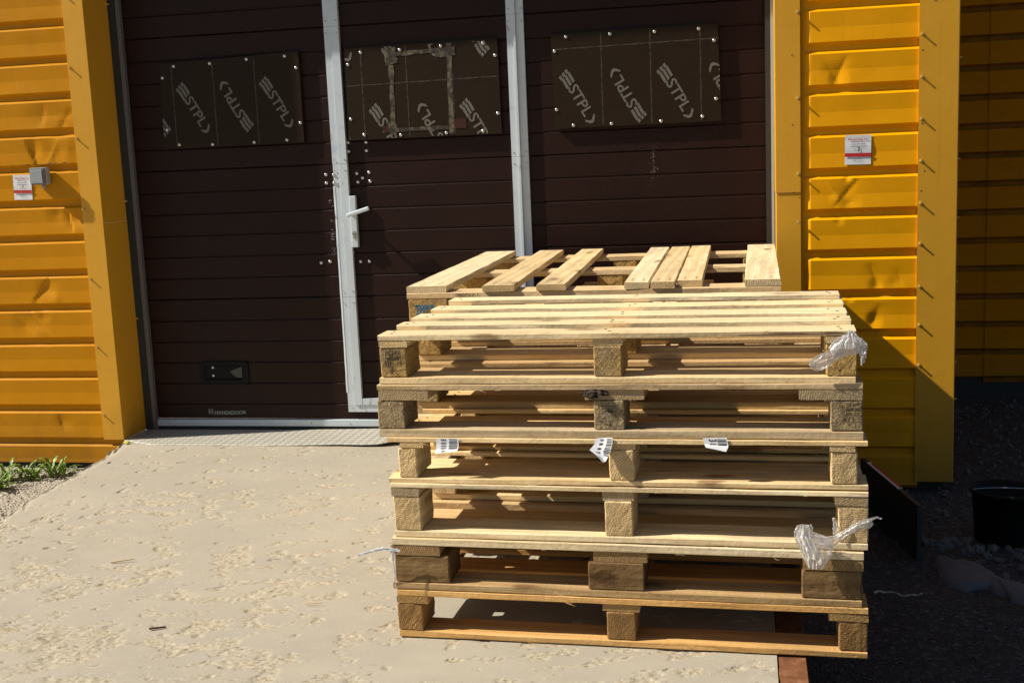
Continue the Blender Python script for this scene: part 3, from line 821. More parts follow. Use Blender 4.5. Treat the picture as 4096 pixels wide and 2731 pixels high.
# left wall
wl = empty('cladding_wall', (0, 0, 0), 'yellow ribbed steel wall left of the brown door, dented, with a grey switch', 'wall')
dL = [(-3.20, .262, .09, .05, .006), (-3.10, .238, .05, .03, -.006), (-3.275, .115, .030, .05, .010), (-3.17, .075, .045, .05, .009), (-3.10, .10, .04, .06, -.006), (-3.14, .170, .07, .016, .010),
      (-3.19, -.195, .05, .05, .012), (-3.10, -.215, .055, .045, .014), (-3.29, -.545, .05, .045, .010), (-3.24, -.60, .03, .03, -.005), (-3.42, -.72, .06, .06, .010), (-3.32, -.685, .035, .03, .008), (-3.33, -.760, .05, .03, -.004), (-3.27, -1.20, .05, .04, .005), (-3.45, .40, .08, .05, .004)]
xsL = lin(-6.5, -3.75, .25)[:-1]+lin(-3.75, -2.958, .0125)
fL = [(-3.285, .075, .35, .085, .006, .055, .010), (-3.185, .085, -.55, .085, .012, .05, -.006), (-3.11, .225, -.6, .07, .02, .03, .008), (-3.215, .26, -.3, .06, .05, .012, .005),
      (-3.13, -.215, .2, .075, .03, .005, .011), (-3.315, -.555, -.65, .075, .004, .05, .010), (-3.34, -.715, .7, .075, .05, .008, .008), (-3.39, -.735, .75, .06, .01, .03, -.004), (-3.285, -1.205, .2, .05, .004, .03, .005), (-3.50, .42, .4, .07, .03, .05, .006), (-3.22, .565, .3, .06, .04, .06, .003)]
sheet('cladding_sheet', xsL, .6505+6*.1643, .1643, 19, W+.006, M['yellow_left'], wl, dL, zmin=-1.402, folds=fL)
# flashing at the left of the door opening: front leaf and return into the opening
def lprofile(name, parent, z0, z1, pts, m): return extrude_profile(name, pts, (z0+HC, z1+HC), m, parent)
for a, b, o_ in ((-.247, TOP, .0), (-1.284, -.2475, -.0012)):
    lprofile('corner_flashing', wl, a, b, [(-3.056+o_, W+.012), (-3.057+o_, W+o_), (-2.955, W+o_), (-2.9535, W+.002+o_), (-2.9535-o_, YD-.03), (-2.957, YD-.03), (-2.957, W+.003), (-3.054, W+.003), (-3.054, W+.012)], M['yellow_trim'])
for z in (.471, .149, -.178, -.505, -.832, -1.163, .80): screw(wl, -3.046, W, z)
for z in (-.153, -.727, .771): screw(wl, -2.9535, W+.215, z, (0, 0, math.pi/2))
box('plinth', -6.5, -2.96, W+.035, W+.2, -1.60+HC, -1.38+HC, M['rubber'], wl)
# scraped paint line above the switch
bm = bmesh.new(); r = random.Random(3)
for k in range(26):
    x = -3.42+.33*r.random(); z = .037+.004*r.random()-.0015; w = r.uniform(.004, .02); rect(bm, x, x+w, z, z+r.uniform(.0012, .004))
for v in bm.verts: v.co.z += HC
flat('scraped_paint', bm, print_mat('scraped_paint', (.05, .035, .03), (.45, .20, .02), 90, .4, .6), wl, W+.0045)
# right wall between door and building corner
wr = empty('cladding_wall', (0, 0, 0), 'yellow ribbed steel wall right of the brown door, with a broad corner flashing', 'wall')
dR = [(.375, .235, .035, .04, .012), (.36, .275, .05, .03, .006), (.409, -.165, .018, .012, .012), (.37, -.255, .03, .03, -.008), (.42, -.262, .04, .03, .008), (.377, -.335, .02, .02, .006),
      (.523, -.615, .025, .035, .009), (.60, -.60, .03, .03, .004), (.519, -.76, .03, .035, .010), (.419, -.665, .02, .015, .008), (.50, -.73, .05, .03, -.003)]
xsR = lin(.214, .70, .008)
fR = [(.375, .26, -.45, .08, .02, .012, .007), (.35, .265, .5, .07, .03, .02, .005), (.405, -.225, -.7, .08, .015, .02, .008), (.37, -.23, .6, .06, .025, .008, -.004), (.525, -.585, .35, .07, .02, .025, .007), (.515, -.755, -.4, .07, .02, .03, .008), (.62, -.585, .2, .05, .02, .03, .003)]
sheet('cladding_sheet', xsR, .0045+.1686*9, .1686, 19, W+.006, M['yellow'], wr, dR, (.234, .262), zmin=-1.480, folds=fR)
lprofile('door_flashing', wr, -.2125, TOP, [(.122, W), (.222, W), (.222, W+.012), (.2195, W+.012), (.2195, W+.003), (.1245, W+.003), (.1245, YD-.03), (.1215, YD-.03), (.1205, W+.002)], M['yellow_trim'])
lprofile('door_flashing', wr, -1.30, -.2130, [(.124, W+.004), (.222, W+.004), (.222, W+.016), (.2195, W+.016), (.2195, W+.007), (.1265, W+.007), (.1265, YD-.03), (.1235, YD-.03), (.1225, W+.006)], M['yellow_trim'])
for z in (.514, .171, -.138, -.337): screw(wr, .213, W, z)
lprofile('corner_flashing', wr, -1.448, TOP, [(.688, W+.014), (.686, W-.001), (.838, W-.001), (.842, W+.003), (.842, W+.16), (.8385, W+.16), (.8385, W+.004), (.690, W+.004), (.690, W+.014)], M['yellow_trim'])
for z in (.57, .398, .231, .064, -.104, -.275, -.44, -.617, -.777, -.946, -1.375): screw(wr, .698, W-.001, z)
for z in (.30, -.102, -.34, -.603, -.939, -1.097): screw(wr, .842, W+.03, z, (0, 0, math.pi/2))
bm = bmesh.new()
for x, z in ((.19, .343), (.19, .064), (.195, -.215), (.70, .335), (.702, .045), (.712, -.145), (.70, -.225)):
    bm.faces.new([bm.verts.new((x+.0032*math.cos(a*math.pi/4), 0, z+HC+.0032*math.sin(a*math.pi/4))) for a in range(8)])
flat('screw_hole', bm, M['rubber'], wr, W-.0016)
box('plinth', .13, .80, W+.05, W+.2, -1.60+HC, -1.46+HC, M['rubber'], wr)
box('gable_wall', .70, .838, W+.17, 6.86, -1.46+HC, TOP+HC, M['yellow'], wr)
# set-back wall further right
wb = empty('cladding_wall', (0, 0, 0), 'shaded yellow ribbed wall set back behind the building corner at the far right', 'wall')
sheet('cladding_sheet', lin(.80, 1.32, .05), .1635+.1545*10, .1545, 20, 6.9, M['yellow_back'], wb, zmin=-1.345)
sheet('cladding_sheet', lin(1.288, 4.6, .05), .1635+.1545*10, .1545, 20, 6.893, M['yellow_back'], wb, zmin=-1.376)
box('plinth', .78, 4.6, 6.93, 7.1, -1.56+HC, -1.30+HC, M['rubber'], wb)
for k in range(12): screw(wb, 1.30, 6.893+.022, .60-k*.1545)
# wall above the door and a flat roof edge, all above the picture
box('lintel_cladding', -2.957, .124, W+.02, W+.06, 1.25+HC, TOP+HC, M['yellow'], wr)

# ------------------------------------------------------------------ the sectional door
door = empty('sectional_door', (0, 0, 0), 'dark brown sectional industrial door with white aluminium wicket door frame', 'door')
GR = .1038
bounds = [1.2275, .6045, -.0190, -.6420, -1.238]
XD0, XD1 = -2.935, .112
for zt_, zb_ in zip(bounds, bounds[1:]):
    pts = [(zt_, .012), (zt_-.001, .0035), (zt_-.0045, .0)]
    z = zt_-GR
    while z > zb_+.03:
        pts += [(z+.0045, 0), (z+.0035, .0045), (z-.0005, .005), (z-.0045, .0022), (z-.0080, .0)]
        z -= GR
    pts += [(zb_+.0040, 0), (zb_+.003, .004), (zb_+.0012, .012)]
    xs = lin(XD0, XD1, .12); V = []; F = []
    for x in xs:
        for z, d in pts: V.append((x, YD+d+.0008*noise.noise((x*1.7, z*4, 1)), z+HC))
    m_ = len(pts)
    for i in range(len(xs)-1):
        for j in range(m_-1): a = i*m_+j; F.append((a, a+1, a+m_+1, a+m_))
    obj('door_section', V, F, M['door'], door)
box('door_core', XD0, XD1, YD+.0125, YD+.04, -1.236+HC, 1.22+HC, M['rubber'], door)
al = M['alu']
def post(name, z0, z1, strips):
    o = None
    bm = bmesh.new()
    for x0, x1, y0 in strips: box_bm(bm, x0, x1, y0, YD+.006, z0+HC, z1+HC)
    return from_bm(name, bm, al, door)
for a, b in ((.605, 1.0), (-.0185, .6040), (-.6415, -.0195), (-1.200, -.6425)):
    j = 0 if a > -.3 else .001
    bot = a
    if a < -1: bot = -1.1645
    post('frame_post', a, b, [(-1.894+j, -1.8595+j, YD-.015)])
    post('leaf_post', bot, b, [(-1.8590+j, -1.822+j, YD-.021)])
    post('leaf_post', bot, b, [(-1.040, -1.0085, YD-.017), (-1.0080, -.9985, YD-.026)])
    post('frame_post', a, b, [(-.9980, -.9630, YD-.013)])
post('frame_rail', -1.2, -1.1655, [(-1.8590, -.9985, YD-.015)])
post('leaf_rail', -1.1640, -1.134, [(-1.8215, -1.0405, YD-.020)])
post('frame_rail', 1.0005, 1.04, [(-1.894, -.963, YD-.015)])
for z in (.63, .575, .0, -.05, -.615, -.67, -1.17):
    for x in (-1.884, -1.832, -1.030, -.972): rivet(door, x, YD-.0212 if x in (-1.832,) else YD-.0175, z)
# bent, scuffed sheet edge along the left post
bm = bmesh.new(); prev = None
for k in range(30):
    z = -.12-k*.034; w = .0035+.006*abs(noise.noise((z*7, 2, 3)))
    cur = [bm.verts.new((-1.8935-w, YD-.014-.004*noise.noise((z*11, 1, 7)), z+HC)), bm.verts.new((-1.889, YD-.0162, z+HC))]
    if prev: bm.faces.new((prev[0], prev[1], cur[1], cur[0]))
    prev = cur
from_bm('bent_edge', bm, al, door)
bm = bmesh.new(); r = random.Random(9)
for k in range(34):
    z = r.choice((-.20, -.29, -.335, -.36, -.42, -.43))+r.uniform(-.015, .015); x = -1.925+r.uniform(-.006, .012); w = r.uniform(.004, .018)
    rect(bm, x, x+w, z+HC, z+HC+r.uniform(.0008, .0028))
flat('paint_scratches', bm, print_mat('scratched_white', (.42, .44, .48), (.05, .05, .06), 160, .4, .6), door, YD-.0016)
bm = bmesh.new()
for k in range(60):
    z = -.045+r.gauss(0, .045)-.02; x = -.405+r.gauss(0, .010); rect(bm, x, x+r.uniform(.001, .004), z+HC, z+HC+r.uniform(.001, .003))
flat('paint_scratches', bm, print_mat('scuffed_pale', (.28, .26, .23), (.06, .045, .04), 190, .35, .6), door, YD-.0016)
# bottom rail, rubber lip
box('bottom_rail', XD0, XD1, YD-.016, YD+.02, -1.272+HC, -1.239+HC, al, door, .0015)
box('rubber_lip', XD0, XD1, YD-.004, YD+.016, -1.305+HC, -1.2725+HC, M['rubber'], door)
for x in (-2.83, -1.89, -.9): rivet(door, x, YD-.0162, -1.257, 'screw')
# guides
box('guide_track', -2.9515, -2.917, YD-.034, YD-.004, -1.285+HC, 1.25+HC, M['rubber'], door)
box('guide_track', -2.9165, -2.896, YD-.028, YD-.003, -1.285+HC, 1.25+HC, M['grey_track'], door)
box('rubber_seal', .086, .108, YD-.030, YD-.003, -1.285+HC, 1.25+HC, M['rubber'], door)
box('edge_strip', .1085, .1195, YD-.034, YD-.003, -1.285+HC, 1.25+HC, M['pale_edge'], door)
# lever handle
hd = bpy.data.objects.new('door_handle', None); C.objects.link(hd); hd.parent = door; hd.location = (-1.803, YD-.021, -.288+HC)
box('handle_plate', -.0155, .0155, -.010, .014, -.120, .120, M['alu'], hd, .003, seg=2)
lv = box('lever', -.018, .098, -.062, -.046, -.0095, .0095, M['alu'], hd, .005, (0, 0, .036), (0, -R_(16), 0), 2)
bm = bmesh.new(); bmesh.ops.create_cone(bm, cap_ends=True, segments=18, radius1=.0085, radius2=.0085, depth=.054, matrix=Matrix.Translation((-.004, -.034, .034)) @ Matrix.Rotation(math.pi/2, 4, 'X'))
from_bm('spindle', bm, M['alu'], hd, smooth=False)
bm = bmesh.new(); bmesh.ops.create_cone(bm, cap_ends=True, segments=18, radius1=.0085, radius2=.0085, depth=.010, matrix=Matrix.Translation((0, -.013, -.052)) @ Matrix.Rotation(math.pi/2, 4, 'X'))
box_bm(bm, -.005, .005, -.018, -.010, -.078, -.056)
from_bm('lock_cylinder', bm, M['steel_dull'], hd)
# bolts on the leaf and beside the frame
for x, z in ((-1.816, .079), (-1.816, .038), (-1.729, .077), (-1.729, .038), (-1.935, -.066), (-1.935, -.105), (-1.783, -.065), (-1.723, -.063), (-1.756, -.087), (-1.780, -.105), (-1.720, -.104),
             (-1.987, -.479), (-1.942, -.475), (-1.791, -.477), (-1.748, -.477)): dome(door, x, YD, z)
for z in (-.068, -.106): dome(door, -1.891, YD-.016, z)
# recessed lifting grip
gp = bpy.data.objects.new('recessed_grip', None); C.objects.link(gp); gp.parent = door; gp.location = (-2.525, YD, -1.006+HC)
def rrect(a, b, r, n=5):
    out = []
    for cx, cz, a0 in ((a-r, b-r, 0), (-a+r, b-r, 90), (-a+r, -b+r, 180), (a-r, -b+r, 270)):
        for i in range(n+1): t = R_(a0+90*i/n); out.append((cx+r*math.cos(t), cz+r*math.sin(t)))
    return out
o1, o2, o3, o4 = rrect(.130, .057, .022), rrect(.128, .055, .021), rrect(.103, .036, .012), rrect(.098, .031, .010)
bm = bmesh.new()
loops = [[bm.verts.new((x, y, z)) for x, z in o_] for o_, y in ((o1, -.001), (o2, -.009), (o3, -.009), (o4, -.0015))]
for a, b in zip(loops, loops[1:]):
    n = len(a)
    for i in range(n): bm.faces.new((a[i], a[(i+1) % n], b[(i+1) % n], b[i]))
bm.faces.new(loops[-1])
from_bm('grip_housing', bm, M['black_plastic'], gp)
bm = bmesh.new(); add_poly(bm, [(.030, .005), (.094, .030), (.094, -.026), (.060, -.022)])
flat('grip_flap', bm, simple('grip_grey', (.055, .053, .048), .5), gp, -.004)
for z in (.026, -.014):
    bm = bmesh.new(); bmesh.ops.create_uvsphere(bm, u_segments=12, v_segments=6, radius=.007); bmesh.ops.scale(bm, vec=(1, .5, 1), verts=bm.verts)
    from_bm('screw', bm, M['zinc'], gp, (-.058, -.004, z), smooth=True)
# lettering
bm = bmesh.new()
def R4(x0, x1, z0, z1): rect(bm, x0, x1, z0+HC, z1+HC)
R4(-2.6235, -2.620, -1.2130, -1.1890); R4(-2.605, -2.6015, -1.2130, -1.1890)
for k in range(4): R4(-2.620, -2.605, -1.2130+k*.0072, -1.2112+k*.0072)
add_text(bm, 'HANSADOOR', .0235, -2.5105, -1.2065+HC, 0, .02, width=.166)
R4(-2.598, -2.46, -1.2165, -1.2150)
flat('lettering', bm, M['hansa'], door, YD-.0018)

# ------------------------------------------------------------------ plywood boards bolted over the windows
ANG = -R_(61)
def logo(bm, x, z, rev):
    a = ANG+(math.pi if rev else 0)
    ca, sa = math.cos(a), math.sin(a)
    def T(px, pz): return x+px*ca-pz*sa, z+px*sa+pz*ca
    def poly(pts): add_poly(bm, [T(p, q) for p, q in pts])
    sk = lambda px, pz: (px-pz*.28, pz)
    for k, zc in enumerate((.0180, 0.0, -.0180)):
        for a_, b_, dz in ((-.118, -.070, 0), (-.136, -.119, -.0045)):
            poly([sk(a_, zc+dz-.0062), sk(b_, zc+dz-.0062), sk(b_, zc+dz+.0062), sk(a_, zc+dz+.0062)])
    bx, bz = T(.008, 0)
    add_text(bm, 'STPL', .0665, bx, bz, a, .018, width=.148)
    poly([(.088, .0245), (.101, .0245), (.121, .006), (.121, -.008), (.104, -.0245), (.091, -.0245), (.107, -.006), (.107, .004)])
def plyboard(corners, y, logos, vl, hl, bolts, label, extra=None):
    x0 = min(c[0] for c in corners); x1 = max(c[0] for c in corners); z0 = max(c[1] for c in corners[2:]); z1 = min(c[1] for c in corners[:2])
    root = empty('plywood_board', ((x0+x1)/2, y, (z0+z1)/2+HC), label, 'board', 'plywood boards bolted to the door')
    cx, cz = root.location.x, root.location.z-HC
    bm = bmesh.new()
    A = [bm.verts.new((px-cx, -.018, pz-cz)) for px, pz in corners]; B = [bm.verts.new((px-cx, 0, pz-cz)) for px, pz in corners]
    bm.faces.new(A); bm.faces.new(B[::-1])
    for i in range(4): bm.faces.new((A[i], B[i], B[(i+1) % 4], A[(i+1) % 4]))
    from_bm('panel', bm, M['ply'], root)
    bm = bmesh.new()
    bm.free()
    for x, z, rev in logos:
        bm = bmesh.new(); logo(bm, x-cx, z-cz, rev)
        clip(bm, x0+.006-cx, x1-.005-cx, z0+.003-cz, z1-.003-cz)
        if len(bm.faces): flat('logo', bm, M['print'], root, -.0190)
        else: bm.free()
    run = 'www.estply.com \u2022 '
    for k, q in enumerate(list(vl)+list(hl)):
        bm = bmesh.new()
        if k < len(vl): add_text(bm, run*6, .0105, q-cx, (z0+z1)/2-cz, math.pi/2, 0, width=.70)
        else: add_text(bm, run*9, .0105, (x0+x1)/2-cx, q-cz, .012, 0, width=1.0)
        clip(bm, x0+.008-cx, x1-.008-cx, z0+.004-cz, z1-.004-cz)
        flat('printed_line', bm, M['print_fine'], root, -.0187)
    if extra: extra(root, cx, cz)
    for bx, bz in bolts:
        o = dome(root, bx-cx, -.018, bz-cz); o.location.z = bz-cz
    return root
yb = YD-.004
plyboard([(-2.719, .481), (-2.023, .503), (-2.023, .089), (-2.731, .083)], yb, [(-2.5575, .262, 0), (-2.352, .278, 1), (-2.139, .268, 0), (-2.772, .275, 1)],
         (-2.661, -2.4535, -2.245), (.484,), [(-2.647, .469), (-2.464, .472), (-2.279, .481), (-2.09, .485), (-2.038, .429), (-2.035, .178), (-2.107, .103), (-2.271, .099), (-2.481, .098), (-2.651, .104), (-2.708, .176), (-2.709, .418)],
         'dark printed plywood board on the shaded left part of the door')
def tapes(root, cx, cz):
    bm = bmesh.new()
    def strip(pts, w0, w1, seed):
        r = random.Random(seed); n = 14
        (xa, za), (xb, zb) = pts; L = math.hypot(xb-xa, zb-za); ux, uz = (xb-xa)/L, (zb-za)/L
        left = []; right = []
        for i in range(n+1):
            t = i/n; px, pz = xa+(xb-xa)*t-cx, za+(zb-za)*t-cz
            l = w0*(.75+.5*noise.noise((t*4, seed, 0))+.25); q = w1*(.75+.5*noise.noise((t*5, seed, 4))+.25)
            left.append((px-uz*l, pz+ux*l)); right.append((px+uz*q, pz-ux*q))
        for i in range(n):
            add_poly(bm, [left[i], right[i], right[i+1], left[i+1]])
            bm.faces.ensure_lookup_table()
            for v in bm.faces[-1].verts: v.co.y = -.00012*seed
    strip(((-1.580, .415), (-1.585, .145)), .010, .012, 1); strip(((-1.575, .462), (-1.345, .472)), .009, .010, 2)
    strip(((-1.306, .499), (-1.312, .094)), .012, .012, 3); strip(((-1.575, .125), (-1.325, .126)), .008, .009, 4)
    strip(((-1.590, .49), (-1.575, .42)), .030, .028, 5); strip(((-1.37, .455), (-1.28, .46)), .022, .018, 6); strip(((-1.61, .135), (-1.57, .13)), .02, .022, 7)
    flat('tape_residue', bm, M['residue'], root, -.0193)
    bm = bmesh.new(); add_poly(bm, [(a-cx, b-cz) for a, b in ((-1.342, .120), (-1.305, .162), (-1.242, .164), (-1.242, .119))])
    flat('torn_tape', bm, M['tape_brown'], root, -.0196); bm = bmesh.new()
    add_poly(bm, [(a-cx, b-cz) for a, b in ((-1.637, .140), (-1.600, .155), (-1.585, .120), (-1.632, .112))])
    flat('torn_tape', bm, M['tape_brown'], root, -.0196)
plyboard([(-1.799, .502), (-1.083, .507), (-1.080, .087), (-1.805, .087)], yb, [(-1.612, .118, 0), (-1.397, .130, 1), (-1.184, .120, 0), (-1.834, .553, 0), (-1.640, .565, 1), (-1.412, .550, 0), (-1.205, .560, 1), (-1.86, .16, 1)],
         (-1.7235, -1.511, -1.2955), (.337,), [(-1.722, .48), (-1.536, .481), (-1.344, .487), (-1.149, .488), (-1.096, .432), (-1.094, .177), (-1.166, .102), (-1.337, .101), (-1.553, .101), (-1.728, .109), (-1.788, .183), (-1.786, .429)],
         'printed plywood board on the wicket door leaf, with a square of old tape marks', tapes)
plyboard([(-.841, .508), (-.113, .512), (-.102, .097), (-.836, .095)], yb, [(-.724, .222, 0), (-.512, .237, 1), (-.292, .225, 0), (-.083, .239, 1)],
         (-.620, -.405, -.189), (.446,), [(-.774, .493), (-.578, .494), (-.826, .434), (-.826, .18), (-.752, .108), (-.582, .107), (-.384, .492), (-.194, .493), (-.129, .44), (-.124, .193), (-.184, .12), (-.364, .108)],
         'printed plywood board on the right part of the door beside the yellow flashing')

# ------------------------------------------------------------------ signs and switch on the walls
def sign(cx, cz, w, h, num, label, rot):
    root = empty('notice_sign', (cx, W+.0046, cz+HC), label, 'sign', 'white notice signs on the yellow wall', (0, rot, 0))
    bm = bmesh.new(); n = 6
    vs = [[bm.verts.new((-w/2+w*i/n, .0006*math.sin(j*1.3), h/2-h*j/8)) for i in range(n+1)] for j in range(9)]
    for j in range(8):
        for i in range(n): bm.faces.new((vs[j][i], vs[j+1][i], vs[j+1][i+1], vs[j][i+1]))
    from_bm('plate', bm, M['paper'], root)
    y = -.0022
    bm = bmesh.new(); rect(bm, -w/2, w/2, -h*.235, -h*.115); flat('red_band', bm, M['red_ink'], root, y); bm = bmesh.new(); add_text(bm, 'PELIAS BALTIC', .0105, 0, h*.345, 0, .02, width=w*.76); flat('lettering', bm, M['red_ink'], root, y)
    bm = bmesh.new()
    add_text(bm, 'kahjurit\u00f5rje liider', .0045, 0, h*.285, 0, .01, width=w*.42)
    add_text(bm, 'N\u00c4RILISTE SEIRE', .0072, 0, h*.185, 0, .008, width=w*.54); add_text(bm, 'KONTROLLPUNKT', .0072, 0, h*.105, 0, .008, width=w*.58)
    add_text(bm, 'Nr', .005, -w*.10, -h*.028, 0, .02)
    rect(bm, -w*.06, w*.12, -h*.052, -h*.048)
    add_text(bm, 'www.peliasbaltic.ee', .0052, 0, -h*.32, 0, .01, width=w*.42); add_text(bm, '(+372) 555 38 412', .0052, 0, -h*.385, 0, .01, width=w*.41)
    add_text(bm, num, .021, w*.03, h*.015, -.15, .03)
    flat('lettering', bm, M['dark_ink'], root, y-.0004)
    bm = bmesh.new(); add_text(bm, 'MITTE EEMALDADA', .0042, 0, -h*.145, 0, .01, width=w*.8); add_text(bm, 'do not remove', .0042, 0, -h*.20, 0, .01, width=w*.4)
    return root, bm, y
r_, bm, y = sign(.4515, -.0485, .1040, .1195, '2', 'white notice sign with a red band and handwritten 2, right of the door', R_(1.0)); bm.free()
r_, bm, y = sign(-3.3545, -.0645, .0950, .1170, '1', 'white notice sign with a red band, partly behind the grey switch left of the door', R_(1.5)); bm.free()

sw = empty('wall_switch', (-3.2405, W+.004, -.0155+HC), 'grey square rocker switch box on the left yellow wall', 'switch')
box('housing', -.040, .040, -.040, .0, -.040, .040, M['grey_plastic'], sw, .007, seg=3)
box('bezel', -.0385, .0385, -.053, -.0405, -.0395, .0395, M['grey_plastic_dark'], sw, .005, seg=2)
box('rocker', -.0300, .0300, -.058, -.0535, -.0315, .0315, M['grey_plastic'], sw, .002, (0, 0, 0), (R_(2), 0, 0), 2)
bm = bmesh.new(); bmesh.ops.create_cone(bm, cap_ends=True, segments=14, radius1=.0075, radius2=.0065, depth=.020)
from_bm('cable_gland', bm, M['grey_plastic'], sw, (.010, -.018, -.049), (R_(-18), 0, 0), True)

# ------------------------------------------------------------------ ramp, ground
XE = .062
def fbm(x, y, s): return noise.fractal((x*s, y*s, 3.7), 1.0, 2.1, 5)
st = .0066
def RE(y):
    k = [(1.0, -2.45), (3.0, -2.62), (3.88, -2.80), (4.3, -2.855), (4.75, -2.90), (5.15, -2.975)]
    for (a, p), (b, q) in zip(k, k[1:]):
        if y <= b: return p+(q-p)*(y-a)/(b-a)
    return k[-1][1]
xs = lin(-2.60, XE, st); ys = lin(1.35, 2.35, .03)[:-1]+lin(2.35, 5.135, st); xs = lin(-2.98, -2.61, st)+xs
NE = sum(1 for x in xs if x < -2.45)
V = []; SP = []
for j, y in enumerate(ys):
    edge = RE(y)+.035*noise.noise((y*3, 0, 0))*min(1, (5.14-y)*3)+.018*noise.noise((y*13, 5, 0))
    for i, x in enumerate(xs):
        near = min(1, max(0, (4.3-y)/1.9)); lft = min(1, max(0, (-1.2-x)/1.4))
        u = x*.93+y*.36; w = -x*.36+y*.93
        a = noise.fractal((u*1.5, w*2.9, 1.3), 1.0, 2.0, 3); b = noise.fractal((u*8.5, w*14, 7.1), .85, 2.1, 4)
        c = noise.noise((u*21, w*30, 2.2))
        m1 = a*.42+b*.66+c*.34+near*.20+lft*near*.26-.09-.16*min(1, max(0, (y-4.1)*2))+.10*noise.noise((x*.9, y*.9, 8))
        sp = min(1, max(0, m1/.62+.10))
        p2 = min(1, max(0, (b*.5+c*.75-.26)/.22)); sp = max(sp, p2*.85); dp = min(1, max(0, (sp-.35)/.3))
        d = dp*(.0006+.0060*max(0, .15+noise.noise((u*13, w*22, 5)))+.0028*noise.noise((u*55, w*70, 9)))
        z = ramp_z(y)-d-.0012+.0015*noise.noise((x*1.5, y*1.5, 0))
        ie = i*st/.0105
        if ie < 9: z -= (1-ie/9)**2*(.022+.022*noise.noise((y*9, 1, ie)))
        xx = x if i >= NE else xs[NE]+(edge-xs[NE])*(1-i/NE)
        if x > XE-.10 and y < 2.9:
            z -= max(0, noise.noise((x*16, y*11, 2)))*.012*(x-XE+.10)/.10
        V.append((xx, y, z)); SP.append(sp)
nx = len(xs); F = [(j*nx+i, j*nx+i+1, (j+1)*nx+i+1, (j+1)*nx+i) for j in range(len(ys)-1) for i in range(nx-1)]
# skirts
base = len(V)
for j in range(len(ys)):
    v = V[j*nx]; V.append((v[0]-.10-.04*noise.noise((v[1]*8, 3, 3)), v[1], -.20)); SP.append(1)
for j in range(len(ys)-1): F.append((j*nx, (j+1)*nx, base+j+1, base+j))
base2 = len(V)
for j in range(len(ys)): v = V[j*nx+nx-1]; V.append((v[0], v[1], -.32)); SP.append(.5)
for j in range(len(ys)-1): F.append(((j+1)*nx-1, base2+j, base2+j+1, (j+2)*nx-1))
rp = obj('concrete_ramp', V, F, M['concrete'])
at = rp.data.attributes.new('spall', 'FLOAT', 'POINT'); at.data.foreach_set('value', SP)
tag(rp, 'pale pitted concrete ramp in front of the door', 'ramp', kind='structure')
# slab behind the ramp front, under the plate and up to the door, and towards the viewer
box('concrete_threshold', -2.95, XE, 5.136, 5.60, -.32, -.032, M['concrete'], None)['kind'] = 'structure'
tag(bpy.data.objects['concrete_threshold'], 'concrete threshold under the door', 'threshold')
sl = box('concrete_slab', -2.80, XE, -4.0, 1.349, -.32, .010, M['concrete'], None); tag(sl, 'concrete ramp continuing behind the viewer', 'ramp', kind='structure')
bm = bmesh.new(); se = empty('steel_edge', (XE+.002, 0, 0), 'rusty steel angle along the right edge of the concrete ramp', 'edging')
for k, (a, b) in enumerate(((-1.5, 5.05),)): box('flange', .0, .070, a, b, -.030, .000, M['rust'], se, .002)
box('web', .060, .070, -1.5, 5.05, -.26, -.0305, M['rust'], se)
se.rotation_euler = (-math.atan(.0105), 0, 0); se.location.z = .0105*2.87-.006
# ground: one sheet, low on the right, a little higher at the left
ZR, ZL = -.235, -.165
gx = [-90, -30, -10, -6]+lin(-5, -2.0, .06)+lin(-1.9, .1, .3)+lin(.15, 2.6, .045)+[3, 4, 6, 12, 30, 90]
gy = [-90, -30, -8, -2, 0, 1.2, 2]+lin(2.4, 7.4, .045)+[8.5, 12, 30, 90]
V = []
for y in gy:
    for x in gx:
        t = min(1, max(0, (x+2.4)/1.2)); z = ZL+(ZR-ZL)*t
        if 2.3 < y < 7.5: z += .008*noise.noise((x*4, y*4, 1))+.006*noise.noise((x*13, y*13, 3))
        if x > .1 and y > 5: z += .03*min(1, (y-5)/1.9)
        V.append((x, y, z))
nx = len(gx)
F = [(j*nx+i, j*nx+i+1, (j+1)*nx+i+1, (j+1)*nx+i) for j in range(len(gy)-1) for i in range(nx-1)]
gd = obj('ground', V, F, M['asphalt'], smooth=True); tag(gd, 'coarse dark asphalt yard with pale grit at the left', 'ground', kind='structure')
# cement spill
sp_pts = [(.632, 4.065), (.644, 4.297), (.682, 4.262), (.768, 4.238), (.805, 4.142), (.872, 3.96), (1.02, 3.86), (1.15, 3.70), (1.0, 3.72), (.863, 3.85), (.805, 3.928), (.763, 4.0), (.684, 3.962)]
bm = bmesh.new(); cxs, cys = .80, 4.06
rings = []
for k, f in enumerate((1.0, .93, .6, .25)):
    ring = []
    for i in range(len(sp_pts)*4):
        a = sp_pts[(i//4) % len(sp_pts)]; b = sp_pts[(i//4+1) % len(sp_pts)]; t = (i % 4)/4
        x = a[0]+(b[0]-a[0])*t; y = a[1]+(b[1]-a[1])*t
        q = .022*noise.noise((x*30, y*30, 1)); x += q*.6; y += q
        ring.append(bm.verts.new((cxs+(x-cxs)*f, cys+(y-cys)*f, ZR+(-.004, .016, .026, .028)[k]+.006*noise.noise((x*12*f, y*12*f, 2)))))
    rings.append(ring)
for a, b in zip(rings, rings[1:]):
    n = len(a)
    for i in range(n): bm.faces.new((a[i], a[(i+1) % n], b[(i+1) % n], b[i]))
bm.faces.new(rings[-1])
o = from_bm('cement_spill', bm, M['spill'], smooth=True); tag(o, 'flat pale grey cement spill on the dark asphalt', 'cement spill')
